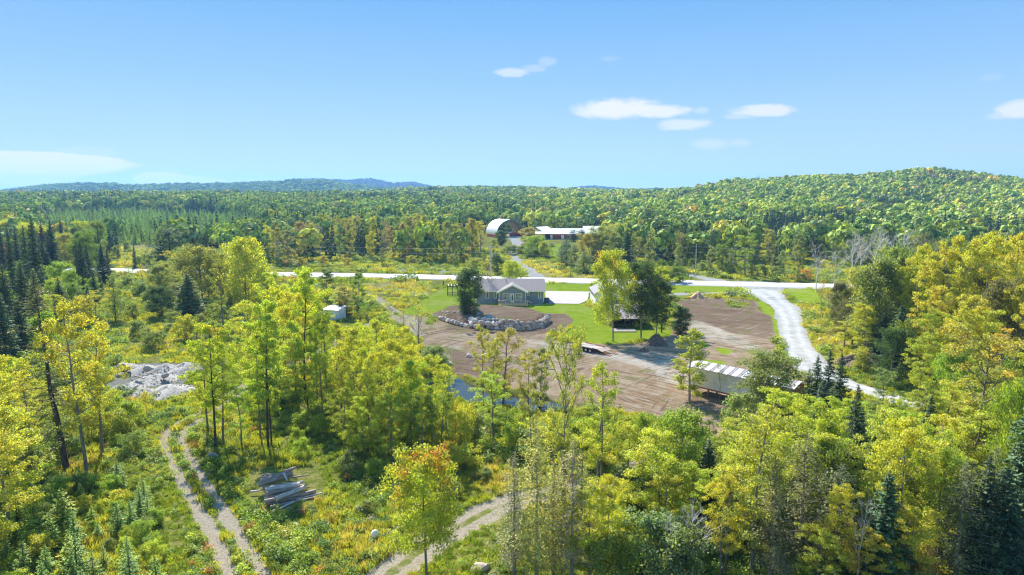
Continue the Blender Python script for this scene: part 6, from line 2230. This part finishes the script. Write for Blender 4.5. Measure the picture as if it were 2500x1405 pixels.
for lab, lst in auto.items():
    if len(lst) == 1:
        lst[0][1]['root']['label'] = lab
        continue
    lst.sort(key=lambda q_: q_[0])
    n_ = len(lst)
    for i, (px_, t_) in enumerate(lst):
        if n_ == 2:
            w_ = ['left one of two', 'right one of two'][i]
        else:
            w_ = 'leftmost of its kind' if i == 0 else 'rightmost of its kind' if i == n_ - 1 else '%s from left' % ORD[min(i, len(ORD) - 1)]
        t_['root']['label'] = (lab + ', ' + w_) if len((lab + ' ' + w_).split()) <= 16 else (lab.replace(' turning gold', '').replace('loose-crowned tree', 'loose tree').replace('nearly leafless tree', 'thin tree') + ', ' + w_)

for t_ in TREES:
    if len(t_['root']['label'].split()) > 16:
        print('LONG', t_['root']['label'])

# ------------------------------------------------------------------ things nobody could count: far woods, undergrowth, grass
def far_round(seed, n=260, leaf=.17):
    """broad crown one unit wide and one unit tall"""
    g = np.random.default_rng(seed)
    m_ = 16
    C_ = unit(g.normal(size=(m_, 3))) * np.array([.34, .34, .20]) * g.uniform(.55, 1.05, (m_, 1))
    C_[:, 2] = C_[:, 2] + .68 + g.normal(size=m_) * .03
    idx = g.integers(0, m_, n)
    d = unit(g.normal(size=(n, 3)))
    d[:, 2] = np.where(d[:, 2] < -.2, -d[:, 2] * .6, d[:, 2])
    cen = C_[idx] + d * np.array([.17, .17, .13])
    low = g.random(n) < .05
    cen[low, 2] = g.uniform(.25, .6, low.sum())
    cen[low, :2] *= .8
    nor = unit(d * 1.0 + (cen - np.array([0, 0, .62])) * 1.2 + g.normal(size=(n, 3)) * .28 + np.array([0, 0, .15]))
    v, f = leaves_np(g, cen, nor, np.full(n, leaf) * g.uniform(.7, 1.3, n), .9)
    return mesh_np('far_crown', v, f, M['leaf_far'], {'v': ('FACE', 'FLOAT', g.random(n)), 'c': ('FACE', 'FLOAT', g.random(m_)[idx]), 'hgt': ('FACE', 'FLOAT', np.clip(cen[:, 2], 0, 1))})


def far_cone(seed, n=200):
    g = np.random.default_rng(seed)
    t = g.random(n) ** .8
    a = g.uniform(0, 6.28, n)
    tq = np.round(t * 11) / 11 + g.normal(size=n) * .012
    r = (1 - t) ** .85 * .26 * g.uniform(.6, 1.1, n)
    cen = np.stack([r * np.cos(a), r * np.sin(a), .06 + tq * .94], 1)
    nor = unit(np.stack([np.cos(a) * .7, np.sin(a) * .7, np.full(n, .75)], 1) + g.normal(size=(n, 3)) * .25)
    v, f = leaves_np(g, cen, nor, (.06 + .13 * (1 - t)) * g.uniform(.7, 1.3, n), .6)
    return mesh_np('far_conifer', v, f, M['leaf_far'], {'v': ('FACE', 'FLOAT', g.random(n)), 'c': ('FACE', 'FLOAT', g.random(n)), 'hgt': ('FACE', 'FLOAT', t)})


def weed(seed, n=90, leaf=.095, spread=.38, hh=.5):
    g = np.random.default_rng(seed)
    d = unit(g.normal(size=(n, 3)))
    cen = d * np.array([spread, spread, hh * .6]) * g.random((n, 1)) ** .4
    cen[:, 2] = np.abs(cen[:, 2]) + hh * .25
    nor = unit(g.normal(size=(n, 3)) * .6 + np.array([0, 0, .9]))
    v, f = leaves_np(g, cen, nor, leaf * g.uniform(.6, 1.4, n), .65)
    return mesh_np('weed', v, f, M['grass_blade'], {'v': ('FACE', 'FLOAT', g.random(n)), 'c': ('FACE', 'FLOAT', g.random(n)), 'hgt': ('FACE', 'FLOAT', np.clip(cen[:, 2] / hh, 0, 1))})


def tuft(seed, n=54, hh=.40, spread=.34, wd=.020):
    g = np.random.default_rng(seed)
    b = g.normal(size=(n, 2)) * spread * .55
    a = g.uniform(0, 6.28, n)
    lean = g.uniform(.1, .55, n)
    h = hh * g.uniform(.5, 1.15, n)
    tip = np.stack([b[:, 0] + np.cos(a) * lean * h, b[:, 1] + np.sin(a) * lean * h, h], 1)
    base = np.stack([b[:, 0], b[:, 1], np.full(n, -.03)], 1)
    mid = (base + tip) / 2 + np.stack([-np.cos(a) * .04, -np.sin(a) * .04, h * .08], 1)
    a2 = g.uniform(0, 6.28, n)
    sd = np.stack([np.cos(a2), np.sin(a2), np.zeros(n)], 1) * wd
    v = np.stack([base - sd * .6, base + sd * .6, mid + sd, tip, mid - sd], 1).reshape(-1, 3)
    i5 = np.arange(n) * 5
    f = np.stack([i5, i5 + 1, i5 + 2, i5 + 3, i5 + 4], 1)
    return mesh_np('tuft', v, f, M['grass_blade'], {'v': ('FACE', 'FLOAT', g.random(n)), 'c': ('FACE', 'FLOAT', g.random(n)), 'hgt': ('FACE', 'FLOAT', np.full(n, .4))})


def source_coll(name, meshes):
    c = bpy.data.collections.new(name)
    for i, me in enumerate(meshes):
        o = bpy.data.objects.new('%s_%02d' % (name, i), me)
        c.objects.link(o)
    return c


def scatter(name, coll, pts, scl, tint, idx, label=None, rot=None):
    n = len(pts)
    g = np.random.default_rng(n)
    me = bpy.data.meshes.new(name)
    me.vertices.add(n)
    me.vertices.foreach_set('co', np.asarray(pts, np.float32).ravel())
    a = me.attributes.new('scl', 'FLOAT_VECTOR', 'POINT')
    a.data.foreach_set('vector', np.asarray(scl, np.float32).ravel())
    a = me.attributes.new('rot', 'FLOAT_VECTOR', 'POINT')
    r = np.zeros((n, 3), np.float32)
    r[:, 2] = g.uniform(0, 6.28, n)
    r[:, :2] = g.normal(size=(n, 2)) * .06
    a.data.foreach_set('vector', r.ravel())
    a = me.attributes.new('tint', 'FLOAT_COLOR', 'POINT')
    a.data.foreach_set('color', np.asarray(tint, np.float32).ravel())
    a = me.attributes.new('idx', 'INT', 'POINT')
    a.data.foreach_set('value', np.asarray(idx, np.int32))
    o = obj(name, me)
    ng = bpy.data.node_groups.new(name, 'GeometryNodeTree')
    ng.interface.new_socket('Geometry', in_out='INPUT', socket_type='NodeSocketGeometry')
    ng.interface.new_socket('Geometry', in_out='OUTPUT', socket_type='NodeSocketGeometry')
    gi, go = ng.nodes.new('NodeGroupInput'), ng.nodes.new('NodeGroupOutput')
    ip = ng.nodes.new('GeometryNodeInstanceOnPoints')
    ci = ng.nodes.new('GeometryNodeCollectionInfo')
    ci.inputs['Collection'].default_value = coll
    ci.inputs['Separate Children'].default_value = True
    ci.inputs['Reset Children'].default_value = True

    def na(nm, typ):
        nd = ng.nodes.new('GeometryNodeInputNamedAttribute')
        nd.data_type = typ
        nd.inputs['Name'].default_value = nm
        return nd.outputs['Attribute']
    e2r = ng.nodes.new('FunctionNodeEulerToRotation')
    ng.links.new(na('rot', 'FLOAT_VECTOR'), e2r.inputs[0])
    ng.links.new(gi.outputs[0], ip.inputs['Points'])
    ng.links.new(ci.outputs[0], ip.inputs['Instance'])
    ip.inputs['Pick Instance'].default_value = True
    ng.links.new(na('idx', 'INT'), ip.inputs['Instance Index'])
    ng.links.new(e2r.outputs[0], ip.inputs['Rotation'])
    ng.links.new(na('scl', 'FLOAT_VECTOR'), ip.inputs['Scale'])
    ng.links.new(ip.outputs[0], go.inputs[0])
    md = o.modifiers.new('scatter', 'NODES')
    md.node_group = ng
    tag(o, label, None, None, 'stuff')
    return o


FAR = source_coll('far_tree_shapes', [far_round(i) for i in range(5)] + [far_cone(20 + i) for i in range(4)])
g = np.random.default_rng(99)


def inside_any(x, y, polys):
    m_ = np.zeros(len(x), bool)
    for p in polys:
        m_ |= poly_sd(x, y, p) > 0
    return m_


farm = P0(1240, 579)
OPEN = [PP((1130, 582), (1190, 574), (1300, 574), (1480, 590), (1480, 660), (1195, 668), (1130, 640)), PP((285, 592), (385, 598), (385, 660), (275, 660)), [(farm[0] - 22, farm[1] - 60), (farm[0] + 20, farm[1] - 60), (farm[0] + 24, farm[1] + 26), (farm[0] - 40, farm[1] + 40)],
        [(NX_ - 22, NY_ - 20), (NX_ + 56, NY_ - 20), (NX_ + 56, NY_ + 22), (NX_ - 22, NY_ + 24)]]


def band(y0, y1, dens, umax=.86):
    area = (y1 ** 2 - y0 ** 2) * umax
    n = int(area * dens)
    y = np.sqrt(g.uniform(y0 ** 2, y1 ** 2, n))
    x = y * g.uniform(-umax, umax, n)
    return x, y


def colour_pick(x, y, hill):
    n = len(x)
    r = g.random(n)
    patch = np.sin(x * .021 + 1.3) * np.cos(y * .017 + .4) + .6 * np.sin(x * .051 - y * .043) + .4 * g.normal(size=n)
    con = patch < np.where(hill, -1.3, -.7)
    cols = np.zeros((n, 4))
    pal = np.array([(.29, .37, .05), (.20, .29, .05), (.38, .44, .05), (.25, .31, .09), (.50, .50, .06), (.34, .32, .14), (.56, .44, .08)])
    pr_ = np.array([.30, .32, .15, .14, .05, .03, .01])
    pi2 = g.choice(len(pal), n, p=pr_ / pr_.sum())
    cols[:, :3] = pal[pi2]
    cols[con, :3] = np.array((.055, .09, .045)) * g.uniform(.8, 1.5, (con.sum(), 1))
    cols[:, :3] *= g.uniform(.9, 1.1, (n, 1)) * (1.12 + .14 * np.clip(patch, -1.2, 1.2))[:, None]
    cols[:, 3] = np.where(con, 0, g.random(n) * .35)
    return cols, con


def dist_filter(x, y, pts, dmin):
    """drop points too near to the individually planted trees"""
    keep = np.ones(len(x), bool)
    px_ = np.array([p[0] for p in pts])
    py_ = np.array([p[1] for p in pts])
    for s_ in range(0, len(x), 4000):
        d = (x[s_:s_ + 4000, None] - px_[None]) ** 2 + (y[s_:s_ + 4000, None] - py_[None]) ** 2
        keep[s_:s_ + 4000] = d.min(1) > dmin * dmin
    return keep


ALLT = [(t_['x'], t_['y']) for t_ in TREES]
XS, YS, SC3, TI, ID = [], [], [], [], []
PLANT = PP((90, 612), (240, 626), (300, 598), (400, 606), (620, 600), (660, 570), (610, 545), (350, 536), (120, 540))
for (y0, y1, dens, wd, ht) in [(240, 420, .030, 6.6, 11.5), (420, 700, .027, 7.2, 13.0), (700, 1100, .019, 8.4, 13.0), (1100, 1700, .0075, 12.5, 12.5), (1700, 2600, .0036, 15, 14), (2600, 4100, .0021, 18, 13)]:
    x, y = band(y0, y1, dens)
    ok = ~inside_any(x, y, OPEN)
    ok &= seg_dist(x, y, ROAD) > 34
    ok &= ~((y < 300) & (np.abs(x / y + .05) < .02))
    ok &= dist_filter(x, y, ALLT, 4.5) if y0 < 420 else True
    # wooded strip edges: keep the fields next to the road free
    near_belt = (poly_sd(x, y, PP((640, 670), (1200, 680), (1200, 640), (650, 640))) > 0)
    ok &= ~near_belt
    x, y = x[ok], y[ok]
    hill = y > 420
    cols, con = colour_pick(x, y, (x > 0) & (y > 420))
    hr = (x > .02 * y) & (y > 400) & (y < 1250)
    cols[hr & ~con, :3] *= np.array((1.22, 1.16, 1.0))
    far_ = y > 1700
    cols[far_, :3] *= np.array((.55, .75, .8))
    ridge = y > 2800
    cols[ridge, :3] = np.array((.035, .06, .06)) * g.uniform(.7, 1.4, (int(ridge.sum()), 1))  # cloud shadow on the farthest ridge, put into the tree colour
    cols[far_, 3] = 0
    inpl = poly_sd(x, y, PLANT) > 0
    # pale green plantation: dense small conifers
    s_ = g.uniform(.65, 1.45, len(x))
    h_ = ht * g.uniform(.72, 1.2, len(x)) * (.75 + .25 * s_)
    con = con & ~inpl
    h_ = np.where(con, h_ * 1.12, h_)
    w_ = np.where(con, wd * 1.1, wd * s_ * 1.25)
    keep = ~inpl
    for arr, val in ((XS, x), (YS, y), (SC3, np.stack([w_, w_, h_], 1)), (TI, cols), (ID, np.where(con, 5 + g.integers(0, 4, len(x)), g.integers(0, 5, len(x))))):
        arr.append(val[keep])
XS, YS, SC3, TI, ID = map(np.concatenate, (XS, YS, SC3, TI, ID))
sx_ = SC3.copy()
zz = terrain(XS, YS)
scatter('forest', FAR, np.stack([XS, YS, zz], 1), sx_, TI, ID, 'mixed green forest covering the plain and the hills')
print('far trees', len(XS))
xs_, ys2 = [p[0] for p in PLANT], [p[1] for p in PLANT]
n = 3600
x, y = g.uniform(min(xs_), max(xs_), n), g.uniform(min(ys2), max(ys2), n)
ok = (poly_sd(x, y, PLANT) > 0) & dist_filter(x, y, ALLT, 2.2)
x, y = x[ok], y[ok]
n = len(x)
cols = np.ones((n, 4))
cols[:, :3] = np.array((.34, .47, .09)) * g.uniform(.45, 1.3, (n, 1))
cols[:, 3] = 0
h_ = g.uniform(4.5, 9.5, n)
scatter('conifer_plantation', FAR, np.stack([x, y, terrain(x, y)], 1), np.stack([h_ * .8, h_ * .8, h_], 1), cols, 5 + g.integers(0, 4, n), 'dense rows of pale green young conifers in the far plantation')

# grass and weeds
TUFT = source_coll('grass_shapes', [tuft(i) for i in range(4)] + [tuft(10 + i, 70, .55, .36) for i in range(2)])
WEED = source_coll('weed_shapes', [weed(i) for i in range(4)] + [weed(10 + i, 110, .12, .42, .8) for i in range(3)])


def gband(y0, y1, dens, umax=.80, off=6.0):
    n = int(((y1 ** 2 - y0 ** 2) * umax + 2 * off * (y1 - y0)) * dens)
    y = np.sqrt(g.uniform(y0 ** 2, y1 ** 2, n))
    x = (y * umax + off) * g.uniform(-1, 1, n)
    return x, y


def clear(x, y, mk_):
    bad = (mk_['lawn'] > .45) | (mk_['dirt'] > .45) | (mk_['gravel'] > .4) | (mk_['rut'] > .35) | (mk_['lot'] > .5)
    bad |= poly_sd(x, y, PP((606, 1150), (780, 1138), (800, 1215), (660, 1262), (600, 1215))) > 0
    bad |= seg_dist(x, y, CREEK) < 3.0
    bad |= poly_sd(x, y, CONCRETE) > -.4
    bad |= seg_dist(x, y, ROAD) < 6.2
    return ~bad


def field_noise(x, y, s_, ph):
    return np.sin(x * s_ + ph) * np.cos(y * s_ * .9 - ph * 1.7) + .6 * np.sin(x * s_ * 2.3 + y * s_ * 1.7 + ph * 2) + .4 * np.sin(x * s_ * 4.7 - y * s_ * 3.9)


GX_, GS_, GT_, GI_ = [], [], [], []
WX_, WS_, WT_, WI_ = [], [], [], []
for (y0, y1, dens, sc0) in [(28, 60, 5.0, 0.85), (60, 95, 2.6, 1.05), (95, 160, 1.0, 1.5), (160, 300, .17, 3.0)]:
    x, y = gband(y0, y1, dens)
    mk_ = masks(x, y)
    ok = clear(x, y, mk_)
    x, y = x[ok], y[ok]
    dry = mk_['dry'][ok]
    n = len(x)
    f1, f2 = field_noise(x, y, .13, .7), field_noise(x, y, .31, 2.1)
    pal = np.array([(.34, .39, .05), (.46, .46, .06), (.22, .30, .045), (.50, .42, .12), (.42, .29, .12), (.56, .52, .14)])
    k = np.clip((f1 * 1.3 + f2 + g.normal(size=n) * .7 + 1.6 + dry * 2.2).astype(int), 0, 5)
    order = np.array([2, 0, 1, 1, 3, 5])
    c = np.ones((n, 4))
    c[:, :3] = pal[order[k]] * g.uniform(.75, 1.2, (n, 1))
    c[:, 3] = 0
    s_ = sc0 * g.uniform(.6, 1.3, n)
    hs_ = s_ * np.clip(.8 + f2 * .3, .4, 1.5) / (1 + .35 * (sc0 - 1))
    GX_.append(np.stack([x, y, terrain(x, y)], 1))
    GS_.append(np.stack([s_, s_, hs_], 1))
    GT_.append(c)
    GI_.append(g.integers(0, 6, n))
    x, y = gband(y0, y1, dens * .75)
    mk_ = masks(x, y)
    f2 = field_noise(x, y, .17, 4.1)
    ok = clear(x, y, mk_) & (f2 + g.normal(size=len(x)) * .5 > -.1)
    x, y, f2 = x[ok], y[ok], f2[ok]
    n = len(x)
    f3 = field_noise(x, y, .45, 1.1)
    pal = np.array([(.15, .24, .045), (.25, .35, .05), (.36, .43, .06), (.26, .33, .12), (.48, .45, .06), (.50, .27, .07), (.42, .40, .26)])
    k = np.clip((f3 + g.normal(size=n) * 1.1 + 1.7).astype(int), 0, 4)
    k = np.where(g.random(n) < .02, 5, k)
    k = np.where(g.random(n) < .025, 6, k)
    c = np.ones((n, 4))
    c[:, :3] = pal[k] * g.uniform(.75, 1.25, (n, 1))
    c[:, 3] = 0
    s_ = sc0 * g.uniform(.5, 1.5, n) * np.clip(.8 + f2 * .35, .5, 1.6)
    WX_.append(np.stack([x, y, terrain(x, y)], 1))
    WS_.append(np.stack([s_, s_, s_ / (1 + .3 * (sc0 - 1))], 1))
    WT_.append(c)
    WI_.append(g.integers(0, 7, n))
cc = np.concatenate
print('tufts', sum(map(len, GX_)), 'weeds', sum(map(len, WX_)))
scatter('grass', TUFT, cc(GX_), cc(GS_), cc(GT_), cc(GI_), 'tall rough grass of the meadows and clearings')
scatter('undergrowth', WEED, cc(WX_), cc(WS_), cc(WT_), cc(WI_), 'leafy weeds and ferns growing through the grass')
